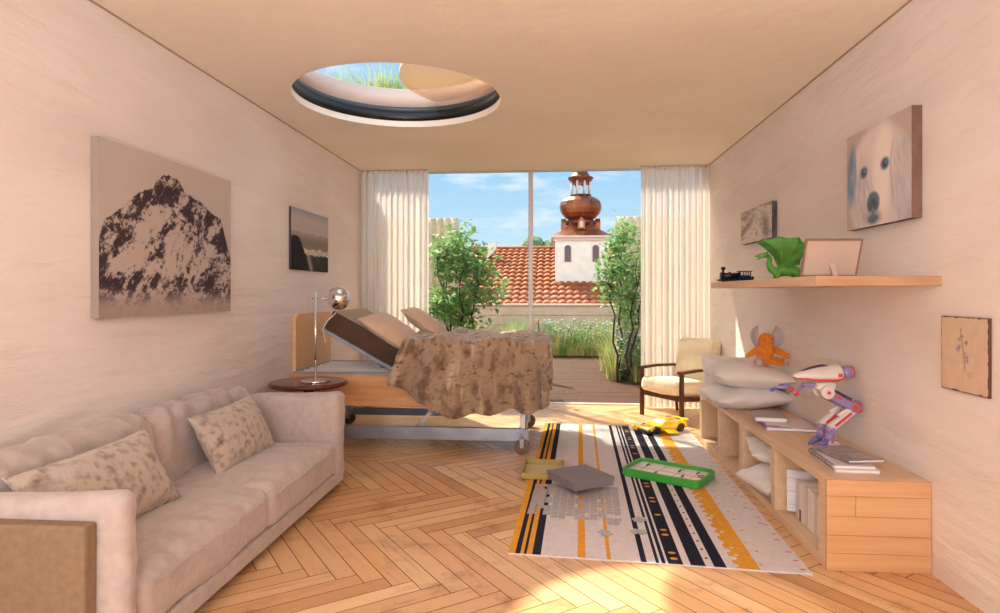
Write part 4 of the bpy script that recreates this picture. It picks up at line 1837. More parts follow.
# row of books in the near compartment, spines towards the rug
order = ['first', 'second', 'third', 'fourth', 'fifth', 'sixth', 'seventh', 'eighth', 'ninth']
y = 3.565
FZ = .0462
M['mag_cover'] = mat('magazine_cover', (226, 226, 232), 0.45, col2=(202, 204, 218), nscale=5, nlo=.45, nhi=.6, stretch=(.3, .3, 14))
M['leaf_pattern'] = mat('leaf_pattern', (214, 212, 190), 0.6, col2=(52, 64, 40), nscale=70, ndetail=1, nlo=.48, nhi=.52)
th = [.034, .040, .030, .046, .038, .042, .036, .052, .044]
hh = [.215, .200, .222, .205, .214, .208, .218, .204, .212]
for k in range(9):
    cov = M['paper_cream'] if k % 3 else M['pale_cover']
    root = empty('book', (1.335, y - th[k], FZ), 0, '%s upright cream book from the leaning magazine inside the bench' % order[k] if k != 1 else 'upright cream book with a dark red tab at its foot inside the bench', 'book', 'upright books inside the bench')
    b = MB()
    for yy in (.002, th[k] - .0035):
        b.box2((0, yy, 0), (.16, yy + .002, hh[k]), .0006)
    b.box2((0, .002, 0), (.003, th[k] - .0015, hh[k]), .0010)
    b.build('cover', cov, root)
    b = MB()
    b.box2((.004, .0045, .003), (.155, th[k] - .004, hh[k] - .004))
    b.build('pages', M['paper'], root)
    if k == 1:
        b = MB()
        b.box2((-.0012, .008, .0), (.0, th[k] - .010, .065), .0005)
        b.build('tab', M['red_tab'], root)
    y -= th[k] + .001
# patterned ring binder at the near end
root = empty('ring_binder', (1.335, y - .044, FZ), 0, 'leaf-patterned ring binder at the near end of the book row', 'binder')
b = MB()
b.box2((0, 0, 0), (.16, .040, .222), .003)
b.build('cover', M['leaf_pattern'], root)
b = MB()
b.box2((.004, .005, .2222), (.155, .035, .2232))
b.build('pages', M['paper'], root)
# magazine leaning against the divider
mg = empty('magazine', (1.312, 3.640, FZ), 0, 'white magazine leaning at a slant against the row of books', 'magazine')
mg.rotation_euler = (R(-12), 0, R(-20))
b = MB()
b.box2((0, 0, .012), (.17, .013, .235), .002)
b.build('cover', M['mag_cover'], mg)
b = MB()
b.box2((.003, .002, .236), (.167, .011, .2375))
b.build('pages', M['paper'], mg)

# ------------------------------------------------------------------ plush elephant on the pillow stack
M['plush'] = mat('orange_plush', (232, 142, 36), 0.95, col2=(214, 120, 26), nscale=40, bump=0.5, bscale=160, sheen=0.4, spec=0.1)
M['plush_grey'] = mat('grey_plush', (186, 172, 168), 0.95, bump=0.5, bscale=160, sheen=0.3, spec=0.1)
el = empty('plush_elephant', (1.556, 4.745, .752), R(4), 'orange plush elephant with big grey ears sitting on white pillows', 'soft toy')
balls = []
balls += [((0, 0, .060), (.066, .060, .066)), ((0, -.002, .105), (.052, .048, .050))]                 # body
balls += [((0, -.012, .188), (.058, .052, .052)), ((0, -.02, .165), (.046, .045, .04))]               # head
balls += chain([(0, -.055, .175), (-.004, -.078, .145), (-.010, -.080, .110), (-.016, -.070, .080)], [.030, .024, .019, .015])   # trunk
for s_ in (-1, 1):
    balls += chain([(s_ * .045, -.005, .125), (s_ * .095, -.03, .100), (s_ * .150, -.045, .068)], [.026, .024, .017])     # arms
    balls += chain([(s_ * .040, -.02, .040), (s_ * .075, -.075, .030), (s_ * .092, -.105, .032)], [.036, .032, .030])     # legs
balls += chain([(.05, .04, .03), (.10, .03, .015)], [.012, .008])
body = remesh_blob('body', balls, .006, M['plush'], el, smooth=4)
for s_ in (-1, 1):
    b = MB()

    def ear(u, v, s_=s_):
        a = (u - .5) * 2.5
        r_ = .026 + .046 * v * (1 + .25 * math.cos(a * 1.2))
        x = s_ * (.040 + r_ * math.cos(a) * .95)
        z = .196 + r_ * math.sin(a) * 1.15 + .018 * v
        y = -.004 - .030 * v * v + .012 * math.sin(a * 3) * v
        return (x, y, z)
    b.grid(ear, 20, 10)
    e = b.build('ear', M['plush_grey'], el)
    thicken(e, .012, 0)
    subsurf(e, 1)
    b = MB()
    b.ball((s_ * .098, -.133, .034), (.024, .007, .026), rot=Euler((0, 0, s_ * .5)))
    b.build('sole', M['plush_grey'], el)
    b = MB()
    b.ball((s_ * .024, -.063, .196), .005, u=10, v=8)
    b.build('eye', M['black'], el)

# ------------------------------------------------------------------ walking robot toy on the bench
M['bot_white'] = mat('robot_white', (214, 202, 198), 0.3, coat=0.3)
M['bot_violet'] = mat('robot_violet', (146, 124, 168), 0.3, coat=0.3)
M['bot_red'] = mat('robot_red', (206, 62, 52), 0.35)
M['bot_blue'] = mat('robot_blue', (98, 108, 178), 0.35)
M['bot_dark'] = mat('robot_dark', (66, 56, 84), 0.35)
rb = empty('toy_robot', (1.545, 3.66, TB), R(6), 'two-legged white and violet walking robot toy on the bench', 'toy robot')
rb.scale = (.98, .98, .98)
# hull: pointed teardrop shell with a flat belly
b = MB()


def hull(u, v):
    a = u * 2 * PI
    x = -.205 + .285 * v
    t = v
    r_ = (math.sin(PI * min(1, t * .62 + .02)) ** .75) * (1 if t < .86 else math.sqrt(max(0.02, 1 - ((t - .86) / .15) ** 2)))
    z = .410 + .062 * r_ * math.sin(a) * (1 if math.sin(a) > 0 else .72) + .012 * (t - .5)
    return (x, .062 * r_ * math.cos(a), z)


b.grid(hull, 28, 24, closed=True)
b.build('hull', M['bot_white'], rb)
for s_ in (-1, 1):
    b = MB()

    def pane_(u, v, s_=s_):
        lo = .22 + .14 * u
        p = Vector(hull((lo if s_ > 0 else lo) * .62 + .030, .20 + .46 * v - .10 * u))
        p = Vector((p.x, -abs(p.y) * s_, p.z))
        c = Vector((p.x, 0, .410))
        return c + (p - c) * 1.025
    b.grid(pane_, 8, 16)
    o = b.build('cockpit_glass', M['bot_dark'], rb)
b = MB()
b.tube([(-.20, 0, .396), (-.10, -.056, .388), (.02, -.060, .386), (.065, -.045, .392)], .005, 8)
b.tube([(-.20, 0, .396), (-.10, .056, .388), (.02, .060, .386), (.065, .045, .392)], .005, 8)
b.box((.035, -.060, .415), (.022, .012, .022), None, .003)
b.box((.065, -.045, .398), (.016, .020, .014), None, .003)
b.build('red_trim', M['bot_red'], rb)
b = MB()
b.box((.045, 0, .447), (.038, .075, .030), Euler((0, R(8), 0)), .006)
b.build('top_fin', M['bot_blue'], rb)
b = MB()
b.lathe([(.0001, -.03), (.030, -.028), (.038, -.01), (.038, .016), (.028, .028), (.014, .030), (.0001, .022)], seg=24)
o = b.build('tail_thruster', M['bot_violet'], rb, loc=(.105, 0, .424), rot=(0, R(80), 0))
b = MB()
b.lathe([(.020, .020), (.034, .024), (.034, .032), (.020, .034)], seg=24)
b.build('thruster_ring', M['bot_red'], o)
# slung gun arm
b = MB()
b.box((-.115, 0, .352), (.075, .035, .026), None, .006)
b.tube([(-.155, 0, .345), (-.185, 0, .305), (-.215, 0, .325)], [.010, .011, .010], 10)
b.tube([(-.215, 0, .325), (-.250, -.005, .345), (-.315, -.01, .338)], [.013, .014, .006], 10)
arm_ = b.build('arm', M['bot_violet'], rb)
b = MB()
b.ball((-.185, 0, .305), .015)
b.ball((-.215, 0, .326), .016)
b.build('arm_joint', M['bot_red'], arm_)
b = MB()
b.box((-.262, -.005, .358), (.05, .022, .010), Euler((0, R(-8), 0)), .003)
for k in (-1, 0, 1):
    b.tube([(-.305, k * .010 - .01, .338), (-.330, k * .014 - .012, .330), (-.338, k * .014 - .012, .318)], [.005, .004, .002], 7)
b.build('claw', M['bot_blue'], arm_)
b = MB()
b.box((-.03, 0, .352), (.11, .085, .040), None, .010)
b.build('belly', M['bot_white'], rb)
for s_ in (-1, 1):
    y = s_ * .046
    leg = MB()
    leg.cyl((-.035, y - .020, .318), (-.035, y + .020, .318), .036, seg=24)
    leg.cyl((-.035, y - .026, .318), (-.035, y + .026, .318), .018, seg=20)
    lg = leg.build('leg', M['bot_white'], rb)
    q = MB()
    c = Vector((.045, y, .272))
    q.box(c, (.155, .036, .052), Euler((0, R(27), 0)), .008)
    q.build('thigh', M['bot_violet'], lg)
    q = MB()
    for k in range(5):
        q.box((.020 + k * .018, y, .318 - k * .0095), (.012, .042, .018), Euler((0, R(27), 0)), .002)
    q.build('vent', M['bot_dark'], lg)
    q = MB()
    q.cyl((.118, y - .022, .232), (.118, y + .022, .232), .027, seg=22)
    q.cyl((.140, y - .016, .256), (.140, y + .016, .256), .015, seg=18)
    q.cyl((.146, y - .016, .214), (.146, y + .016, .214), .014, seg=18)
    q.tube([(.125, y, .262), (.150, y, .250), (.152, y, .222)], .009, 8)
    kn = q.build('knee', M['bot_violet'], lg)
    q = MB()
    for cx_, cz_, r_ in ((.118, .232, .016), (.140, .256, .009), (.146, .214, .009)):
        q.cyl((cx_, y - .026, cz_), (cx_, y + .026, cz_), r_, seg=16)
    q.box((.105, y, .268), (.03, .040, .010), Euler((0, R(27), 0)), .002)
    q.build('knee_hub', M['bot_red'], kn)
    q = MB()
    q.cyl((-.035, y - .029, .318), (-.035, y + .029, .318), .010, seg=16)
    q.box((.02, y - .0195, .292), (.05, .004, .010), Euler((0, R(27), 0)), .001)
    q.build('hip_hub', M['bot_red'], lg)
    q = MB()
    q.box((.050, y, .165), (.170, .036, .042), Euler((0, R(-38), 0)), .008)
    q.tube([(.110, y, .235), (.030, y, .185)], .012, 10)
    q.build('shin', M['bot_white'], lg)
    q = MB()
    q.box((.052, y, .166), (.120, .044, .014), Euler((0, R(-38), 0)), .003)
    q.build('shin_piston', M['bot_red'], lg)
    q = MB()
    q.ball((-.012, y, .105), (.028, .026, .024))
    q.cyl((-.012, y - .026, .105), (-.012, y + .026, .105), .014, seg=16)
    q.tube([(-.015, y, .09), (-.018, y, .045)], [.022, .028], 12)
    q.build('ankle', M['bot_violet'], lg)
    for dx, dy, m_ in ((-.080, -.012, 'bot_blue'), (-.012, -.060 if s_ < 0 else .050, 'bot_white'), (.062, 0, 'bot_white')):
        q = MB()
        p0 = Vector((-.018, y, .042))
        p1 = Vector((-.018 + dx * .6, y + dy * .6, .026))
        p2 = Vector((-.018 + dx, y + dy, .007))
        q.tube([p0, p1, p2], [.019, .016, .007], 10)
        toe = q.build('toe', M[m_], lg)
        q = MB()
        q.ball(p1 + Vector((0, 0, .012)), .009, u=10, v=8)
        q.build('toe_joint', M['bot_red'], toe)

# ------------------------------------------------------------------ on the wall shelf
SZ = 1.3615
M['loco'] = mat('navy_engine', (22, 24, 74), 0.3)
M['loco_black'] = mat('engine_black', (14, 14, 22), 0.4)
tr = empty('toy_train', (1.335, 4.70, SZ), R(2), 'small navy toy steam engine at the far end of the wall shelf', 'toy train')
b = MB()
b.box((0, 0, .018), (.235, .052, .010), None, .002)
b.box((-.122, 0, .014), (.018, .056, .010), Euler((0, R(20), 0)), .002)
b.build('chassis', M['loco_black'], tr)
b = MB()
b.cyl((-.108, 0, .046), (.02, 0, .046), .023, seg=24)
b.cyl((-.111, 0, .046), (-.100, 0, .046), .026, seg=24)
b.build('boiler', M['loco_black'], tr)
b = MB()
b.lathe([(.0001, 0), (.008, 0), (.007, .022), (.016, .030), (.017, .042), (.010, .048), (.0001, .048)], (-.092, 0, .064), seg=18)
b.ball((-.045, 0, .068), (.010, .010, .008), u=12, v=8)
b.build('chimney', M['loco_black'], tr)
b = MB()
b.box2((.02, -.027, .022), (.098, -.022, .050), .001)
b.box2((.02, .022, .022), (.098, .027, .050), .001)
for x in (.020, .060, .092):
    for y in (-.027, .022):
        b.box2((x, y, .05), (x + .007, y + .005, .076), .001)
b.box2((.02, -.027, .022), (.026, .027, .076), .001)
b.box2((.012, -.032, .076), (.108, .032, .082), .002)
b.build('cab', M['loco'], tr)
b = MB()
b.box2((.108, -.022, .022), (.122, .022, .042), .002)
b.build('coal_bunker', M['loco'], tr)
for x in (-.085, -.045, -.005, .045, .090):
    for s_ in (-1, 1):
        b = MB()
        r_ = .013 if x < .02 else .014
        b.cyl((0, -.004, 0), (0, .004, 0), r_, seg=18)
        b.build('wheel', M['loco_black'], tr, loc=(x, s_ * .028, r_))

# green dragon figurine
M['dragon'] = mat('green_dragon', (96, 164, 58), 0.55, col2=(70, 138, 48), nscale=18, bump=0.15, bscale=120)
M['dragon_wing'] = mat('dragon_wing', (84, 150, 52), 0.55, col2=(58, 118, 42), nscale=10, stretch=(1, 1, 3))
dr = empty('dragon_figurine', (1.43, 4.0, SZ), R(-3), 'green dragon figurine with raised wings on the wall shelf', 'figurine')
balls = []
balls += chain([(-.045, 0, .050), (-.005, 0, .062), (.045, 0, .060), (.075, 0, .052)], [.030, .037, .036, .026])                     # trunk
balls += chain([(-.050, 0, .052), (-.080, 0, .070), (-.094, 0, .100), (-.088, 0, .130), (-.098, 0, .152), (-.118, 0, .158)], [.028, .022, .017, .014, .013, .015])   # neck
balls += chain([(-.118, 0, .158), (-.142, 0, .158), (-.172, 0, .150)], [.018, .012, .006])                                          # upper jaw
balls += chain([(-.118, 0, .152), (-.142, 0, .140), (-.162, 0, .130)], [.012, .008, .005])                                          # lower jaw
for s_ in (-1, 1):
    balls += chain([(-.112, s_ * .012, .168), (-.092, s_ * .018, .182)], [.006, .003])                                              # horns
    balls += chain([(-.040, s_ * .024, .045), (-.050, s_ * .030, .022), (-.052, s_ * .032, .006)], [.016, .011, .009])              # fore legs
    balls += chain([(-.056, s_ * .032, .006), (-.076, s_ * .034, .005)], [.008, .005])
    balls += chain([(.055, s_ * .026, .050), (.066, s_ * .034, .028), (.052, s_ * .034, .014), (.060, s_ * .035, .006)], [.020, .014, .010, .009])
    balls += chain([(.058, s_ * .035, .006), (.036, s_ * .036, .005)], [.008, .005])
balls += chain([(.075, 0, .052), (.120, .01, .040), (.160, .03, .025), (.185, .055, .014)], [.024, .015, .010, .004])                 # tail
remesh_blob('body', balls, .0042, M['dragon'], dr, smooth=3)
for s_ in (-1, 1):
    root_ = Vector((-.030, s_ * .022, .085))
    tips = [Vector((-.160, s_ * .075, .252)), Vector((-.06, s_ * .105, .262)), Vector((.05, s_ * .110, .256)), Vector((.135, s_ * .100, .232)),
            Vector((.098, s_ * .075, .165)), Vector((.075, s_ * .045, .095))]
    b = MB()
    nu, nv = 40, 12

    def wing(u, v, tips=tips, root_=root_):
        q = u * (len(tips) - 1)
        i = min(len(tips) - 2, int(q))
        f = q - i
        tip = tips[i].lerp(tips[i + 1], f)
        # membrane dips between the fingers and bellies outwards
        dip = .12 * math.sin(PI * f) * (1 if i > 1 else .35)
        p = root_.lerp(tip, v * (1 - dip))
        p.y += (1 if tip.y > 0 else -1) * .030 * math.sin(PI * v)
        if i == 0:
            p.x += .036 * math.sin(PI * v) * (1 - f)
        return p
    b.grid(wing, nu, nv)
    w_ = b.build('wing', M['dragon_wing'], dr)
    thicken(w_, .004, 0)
    b = MB()
    for tpt in tips[:-1]:
        pts = []
        for k in range(9):
            v = k / 8
            p = root_.lerp(tpt, v)
            p.y += (1 if tpt.y > 0 else -1) * (.030 * math.sin(PI * v) + .002)
            if tpt is tips[0]:
                p.x += .036 * math.sin(PI * v)
            pts.append(p)
        b.tube(pts, [.0055 - .0040 * k / 8 for k in range(9)], 7)
    b.build('wing_bones', M['dragon'], w_)
for s_ in (-1, 1):
    b = MB()
    b.ball((-.126, s_ * .0135, .165), .0035, u=8, v=6)
    b.build('eye', M['black'], dr)

# photo frame seen from behind, on its easel foot
M['frame_brown'] = mat('frame_brown', (132, 98, 82), 0.5)
M['frame_back'] = mat('frame_backing', (178, 155, 141), 0.7)
pf = empty('framed_photo', (1.318, 3.12, SZ), R(2), 'brown-edged photo frame turned backwards on the wall shelf', 'picture frame')
fr = empty('frame_board', (0, 0, 0))
fr.parent = pf
fr.rotation_euler = (R(20), 0, 0)
fw, fh, ft = .262, .186, .012
b = MB()
for a, c in (((-fw / 2, 0, 0), (fw / 2, ft, .009)), ((-fw / 2, 0, fh - .009), (fw / 2, ft, fh)), ((-fw / 2, 0, .009), (-fw / 2 + .009, ft, fh - .009)), ((fw / 2 - .009, 0, .009), (fw / 2, ft, fh - .009))):
    b.box2(a, c, .001)
b.build('border', M['frame_brown'], fr)
b = MB()
b.box2((-fw / 2 + .009, .002, .009), (fw / 2 - .009, ft - .003, fh - .009))
b.build('backing', M['frame_back'], fr)
b = MB()
b.prism([(-.011, 0), (.011, 0), (.013, .098), (0, .104), (-.013, .098)], .004, Matrix.Translation((.02, -.024, .001)) @ Euler((R(84), 0, R(0))).to_matrix().to_4x4() @ Euler((0, 0, R(14))).to_matrix().to_4x4())
b.build('easel_foot', M['frame_back'], pf)
# ------------------------------------------------------------------ pictures on the walls


def in_poly(poly, x, y):
    c = False
    for (x0, y0), (x1, y1) in zip(poly, poly[1:] + poly[:1]):
        if (y0 > y) != (y1 > y) and x < (x1 - x0) * (y - y0) / (y1 - y0) + x0:
            c = not c
    return c


def interp(pts, x):
    for (x0, y0), (x1, y1) in zip(pts, pts[1:]):
        if x <= x1:
            return y0 + (y1 - y0) * max(0, (x - x0)) / (x1 - x0)
    return pts[-1][1]


RIDGE = [(-.01, .40), (.03, .549), (.138, .636), (.245, .75), (.337, .792), (.356, .843), (.40, .885), (.449, .90), (.528, .882), (.57, .811), (.702, .781), (.812, .715), (.896, .691), (.948, .543), (1.01, .365)]


def img_mountain(u, v):
    sky = mixc((182, 170, 162), (190, 178, 170), v)
    top = interp(RIDGE, u) + .012 * fbm(u * 22, 3.0) + .006 * fbm(u * 60, 1.0)
    if v > top:
        return sky
    d = top - v
    w = fbm(u * 4 + 2, v * 4 + 7)
    r1 = rough(u * 7 + w * .6, v * 5 - u * 3 + w * .5, 1.0)
    r2 = 1 - abs(rough(u * 9 - v * 4, v * 8 + 4, 2.0)) * 2.6
    r3 = rough(u * 26 + v * 9, v * 18, 3.0)
    snow = .50 + .85 * r1 + .34 * (r2 - .55) + .30 * r3
    snow -= .28 * math.exp(-(((u - .46) / .085) ** 2 + ((v - .82) / .075) ** 2))
    snow -= .30 * math.exp(-(((u - .60) / .13) ** 2 + ((v - .60) / .12) ** 2))
    snow -= .36 * smoothstep(.82, .98, u) * smoothstep(.12, .35, v)
    snow -= .40 * smoothstep(.08, .0, u) * smoothstep(.6, .2, v)
    snow += .30 * math.exp(-(((u - .28) / .12) ** 2 + ((v - .58) / .14) ** 2))
    snow += .34 * math.exp(-(((u - .42) / .35) ** 2 + ((v - .31) / .09) ** 2))
    snow -= .22 * math.exp(-(((v - .22) / .03) ** 2)) * (r3 + .5)
    snow -= .20 * smoothstep(.03, 0, d)
    t = smoothstep(.26, .66, snow)
    c = mixc((62, 50, 56), (186, 172, 164), t)
    # mist along the foot
    fog = smoothstep(.20 + .06 * fbm(u * 5, 9.0), .04, v)
    return mixc(c, (166, 150, 142), fog * .93)


def canvas(name, label, wall, y0, y1, z0, z1, t, fn, nu, nv, edge, cat='picture', group=None):
    """stretched canvas hung on a side wall: box with a printed front"""
    sgn = 1 if wall < 0 else -1
    root = empty(name, (wall, (y0 + y1) / 2, (z0 + z1) / 2), 0, label, cat, group)
    cy, cz = (y0 + y1) / 2, (z0 + z1) / 2
    b = MB()
    xs = sorted((sgn * .002, sgn * (t - .001)))
    b.box2((xs[0], y0 - cy, z0 - cz), (xs[1], y1 - cy, z1 - cz), .002)
    b.build('stretcher', edge, root)
    if sgn > 0:
        tw = lambda u, v: (t, y0 - cy + (y1 - y0) * u, z0 - cz + (z1 - z0) * v)
    else:
        tw = lambda u, v: (-t, y1 - cy + (y0 - y1) * u, z0 - cz + (z1 - z0) * v)
    picture_face('printed_front', fn, nu, nv, tw, M['picture'], root)
    return root


canvas('canvas_print', 'large black-and-white canvas of a snowy mountain above the sofa', XL, 2.84, 4.075, 1.162, 2.042, .045, img_mountain, 230, 170, M['canvas_edge'])


def img_falls(u, v):
    # pale misty sky, dim forest, white river with falls, dark bank on the left
    c = mixc((188, 180, 176), (158, 156, 158), smoothstep(.80, 1.0, v))
    c = mixc(c, (176, 166, 158), .6 * math.exp(-((v - .72) / .10) ** 2))
    tl = .62 + .05 * abs(fbm(u * 26, 1.0)) + .03 * fbm(u * 8, 2.0)
    if v < tl:
        c = mixc((134, 122, 116), (158, 146, 138), smoothstep(.45, .62, v) + .3 * fbm(u * 20, v * 20))
    riv = .37 + .03 * fbm(u * 6, 5.0)
    if v < riv:
        c = mixc((232, 220, 208), (176, 164, 154), smoothstep(0, .5, abs(fbm(u * 18, v * 40, 3.0)) * 2))
    if v < .27 + .03 * fbm(u * 14, 2.5):
        c = (58, 52, 48)
        f = math.exp(-((u - (.45 - (v - .2) * .3)) / .06) ** 2) + .8 * math.exp(-((u - .70) / .05) ** 2) * smoothstep(.05, .2, v)
        c = mixc(c, (190, 176, 164), f * (.7 + .5 * fbm(u * 40, v * 10)))
        if u > .66:
            c = mixc(c, (44, 54, 34), .7)
    edge = interp([(0, .53), (.10, .56), (.2, .52), (.28, .40), (.33, .30), (.40, .15), (.46, 0)], u) if u < .46 else 0
    if v < edge + .02 * fbm(u * 30, v * 30):
        c = (36, 32, 32)
    if v > .93 + .04 * math.sin(u * 3):
        c = mixc(c, (150, 156, 168), .6)
    return c


canvas('photo_print', 'small dark landscape photo with a white river beside the left curtain', XL, 5.115, 5.985, 1.482, 2.018, .022, img_falls, 110, 80, mat('dark_edge', (60, 56, 58), .7))


def ell(u, v, cu, cv, ru, rv, soft=.25, tilt=0.0):
    du, dv = u - cu, v - cv
    c, s = math.cos(tilt), math.sin(tilt)
    a, b_ = (du * c + dv * s) / ru, (-du * s + dv * c) / rv
    return smoothstep(1 + soft, 1 - soft, math.hypot(a, b_))


def img_dog(u, v):
    n1 = fbm(u * 5, v * 3)
    c = mixc((184, 166, 155), (192, 175, 164), v + .3 * n1)
    # pale coat filling the lower right
    coat = ell(u, v, .52, .40, .50, .58, .12)
    c = mixc(c, (218, 210, 206), coat)
    head = ell(u, v, .47, .46, .36, .50, .15)
    c = mixc(c, (224, 212, 204), head)
    # white blaze and muzzle side
    c = mixc(c, (238, 226, 218), ell(u, v, .60, .55, .15, .42, .35, -.05))
    # grey shadowed cheek, streaked with fur strokes
    st = fbm(u * 30 + v * 6, v * 5, 4.0, 3)
    c = mixc(c, (178, 174, 182), ell(u, v, .26, .32, .17, .36, .5) * (.55 + .6 * st))
    c = mixc(c, (184, 180, 188), ell(u, v, .88, .35, .16, .45, .5) * (.65 + .5 * st))
    # left ear, blue-grey
    c = mixc(c, (118, 144, 168), ell(u, v, .085, .56, .075, .30, .30, -.06) * (.9 + .3 * st))
    c = mixc(c, (150, 160, 172), ell(u, v, .14, .60, .03, .22, .5))
    # ear line on the right
    c = mixc(c, (170, 158, 156), .7 * math.exp(-((u - .735 - .02 * math.sin(v * 9)) / .012) ** 2) * smoothstep(.1, .3, v) * smoothstep(.85, .6, v))
    for eu, ev in ((.631, .574), (.298, .560)):
        c = mixc(c, (98, 118, 136), ell(u, v, eu, ev, .062, .058, .35, .35))
        c = mixc(c, (66, 86, 106), ell(u, v, eu, ev, .034, .036, .35))
        c = mixc(c, (160, 164, 168), ell(u, v, eu + .012, ev + .012, .012, .014, .4))
    c = mixc(c, (92, 118, 138), ell(u, v, .451, .225, .100, .112, .16))
    c = mixc(c, (66, 86, 104), ell(u, v, .45, .20, .055, .06, .5))
    c = mixc(c, (170, 160, 156), ell(u, v, .45, .08, .13, .07, .4))
    c = mixc(c, (88, 112, 130), ell(u, v, .451, .068, .080, .042, .35))
    c = mixc(c, (110, 126, 138), ell(u, v, .45, .125, .022, .05, .4))
    # loose hair strokes
    c = mixc(c, (240, 230, 224), max(0, fbm(u * 60 + v * 20, v * 8, 6.0, 3)) * .35 * coat)
    return c


canvas('canvas_painting', 'soft grey painting of a pale long-eared dog, highest on the right wall', XR, 3.080, 3.725, 1.637, 2.165, .050, img_dog, 120, 110, M['canvas_brown'])


def img_peak(u, v):
    # hazy grey valley below a pale peak; u = 0 at the far end
    c = (214, 205, 197)
    ridge = interp([(0, .78), (.20, .66), (.32, .86), (.6, .98), (1.0, .90)], u)
    if v > ridge:
        c = mixc((150, 138, 128), (196, 184, 172), .5 + fbm(u * 8, v * 8))
    d = abs(v - (.30 + u * .95))
    c = mixc(c, (112, 100, 92), smoothstep(.20, .02, d) * smoothstep(.60, .25, u) * (.7 + .5 * fbm(u * 18, v * 18)))
    c = mixc(c, (166, 152, 144), smoothstep(.1, .5, fbm(u * 10, v * 14, 3)) * .9)
    c = mixc(c, (120, 110, 106), .75 * math.exp(-((u - .86 + .12 * v) / .10) ** 2) * smoothstep(.95, .4, v))
    c = mixc(c, (214, 204, 196), .6 * smoothstep(.15, .0, v))
    return c


canvas('photo_print', 'small pale mountain photo behind the dragon on the right wall', XR, 4.985, 5.775, 1.712, 1.996, .040, img_peak, 90, 50, mat('print_edge', (112, 100, 98), .7, col2=(50, 42, 44), nscale=9))


def img_botanic(u, v):
    c = mixc((214, 190, 166), (204, 180, 156), .5 + .6 * fbm(u * 6, v * 6))
    c = mixc(c, (186, 168, 140), .35 * math.exp(-((u - .47) / .008) ** 2) * smoothstep(.9, .7, v))
    if u > .35 and (abs((v * 9) % 1 - .5) < .03 or abs((u * 7) % 1 - .5) < .03):
        c = mixc(c, (176, 168, 150), .18)
    stem = .47 + .05 * math.sin(v * 5)
    c = mixc(c, (120, 104, 96), .7 * math.exp(-((u - stem) / .012) ** 2) * smoothstep(.25, .32, v) * smoothstep(.88, .80, v))
    for cu, cv, r_, col in ((.40, .70, .025, (110, 84, 92)), (.47, .74, .022, (96, 74, 84)), (.55, .66, .035, (104, 84, 108)), (.38, .57, .040, (128, 118, 160)), (.41, .60, .03, (110, 98, 150)),
                            (.56, .47, .035, (120, 110, 158)), (.57, .42, .03, (108, 98, 148)), (.53, .52, .015, (98, 86, 120)), (.62, .24, .05, (176, 158, 142)), (.45, .83, .015, (120, 104, 96))):
        c = mixc(c, col, .8 * ell(u, v, cu, cv, r_, r_ * .8, .5) * (.7 + .6 * fbm(u * 50, v * 50)))
    e = min(u, 1 - u, v, 1 - v)
    w = .014 + .030 * max(0, fbm(u * 9, v * 9, 8.0))
    c = mixc(c, (96, 58, 40), smoothstep(w, w * .5, e))
    return c


bo = canvas('botanical_sheet', 'old botanical sheet with burnt brown edges on the right wall above the bench end', XR, 2.616, 2.916, .867, 1.184, .014, img_botanic, 80, 90, mat('burnt_edge', (92, 56, 40), .8))
# ------------------------------------------------------------------ terrace
M['deck'] = wood_mat('deck_boards', (84, 53, 36), (62, 40, 28), 0.75, axis=(1.2, 18, 8), scale=3.0, bump=0.1)
M['deck'].node_tree.nodes['Principled BSDF'].inputs['Specular IOR Level'].default_value = .15
b = MB()
rnd = random.Random(2)
y = YW + .06
while y < 12.6:
    x = -4.2
    while x < 3.6:
        L_ = rnd.uniform(1.6, 2.8)
        x1 = min(3.6, x + L_)
        if not (y > 9.0 and x > .98):
            xe = min(x1, .98) if y > 9.0 else x1
            if xe - x > .05:
                b.box2((x, y, -.035), (xe - .004, y + .138, -.006 + rnd.uniform(-.001, .001)), .003)
        x = x1
    y += .145
tag(b.build('terrace_deck', M['deck']), kind='structure')
b = MB()
b.box2((-6, YW + .06, -.30), (6, 14.2, -.045))
tag(b.build('terrace_slab', mat('terrace_slab', (90, 80, 72), .9)), kind='structure')
M['soil'] = mat('soil', (92, 74, 56), 0.95, col2=(70, 56, 42), nscale=14, bump=0.6, bscale=30)
b = MB()
b.box2((1.0, 9.02, -.045), (4.2, 13.9, .02), .01)
b.box2((-4.2, 12.62, -.045), (1.0, 13.9, .02), .01)
tag(b.build('terrace_planting_bed', M['soil']), kind='structure')
# low terrace wall with course lines
M['parapet'] = mat('parapet_plaster', (214, 180, 160), 0.85, col2=(204, 168, 148), nscale=5, bump=0.2, bscale=20)
b = MB()
for k in range(6):
    b.box2((-7, 13.9 - .004 * (k % 2), -.3 + k * .216), (7, 14.2, -.3 + (k + 1) * .216 - .010), .006)
b.box2((-7, 13.93, -.3), (7, 14.17, .985))
b.box2((-7, 13.86, .990), (7, 14.24, 1.03), .008)
tag(b.build('wall_terrace', M['parapet']), kind='structure')
b = MB()
b.box2((-140, 13, -9.2), (140, 260, -9.0))
tag(b.build('ground', mat('town_ground', (110, 116, 92), .95, col2=(130, 120, 100), nscale=.06)), kind='structure')

# pleated pale screens built in place of the curtains' reflections in the glass
M['screen'] = mat('screen_cream', (212, 188, 160), 0.85, col2=(202, 176, 148), nscale=6)


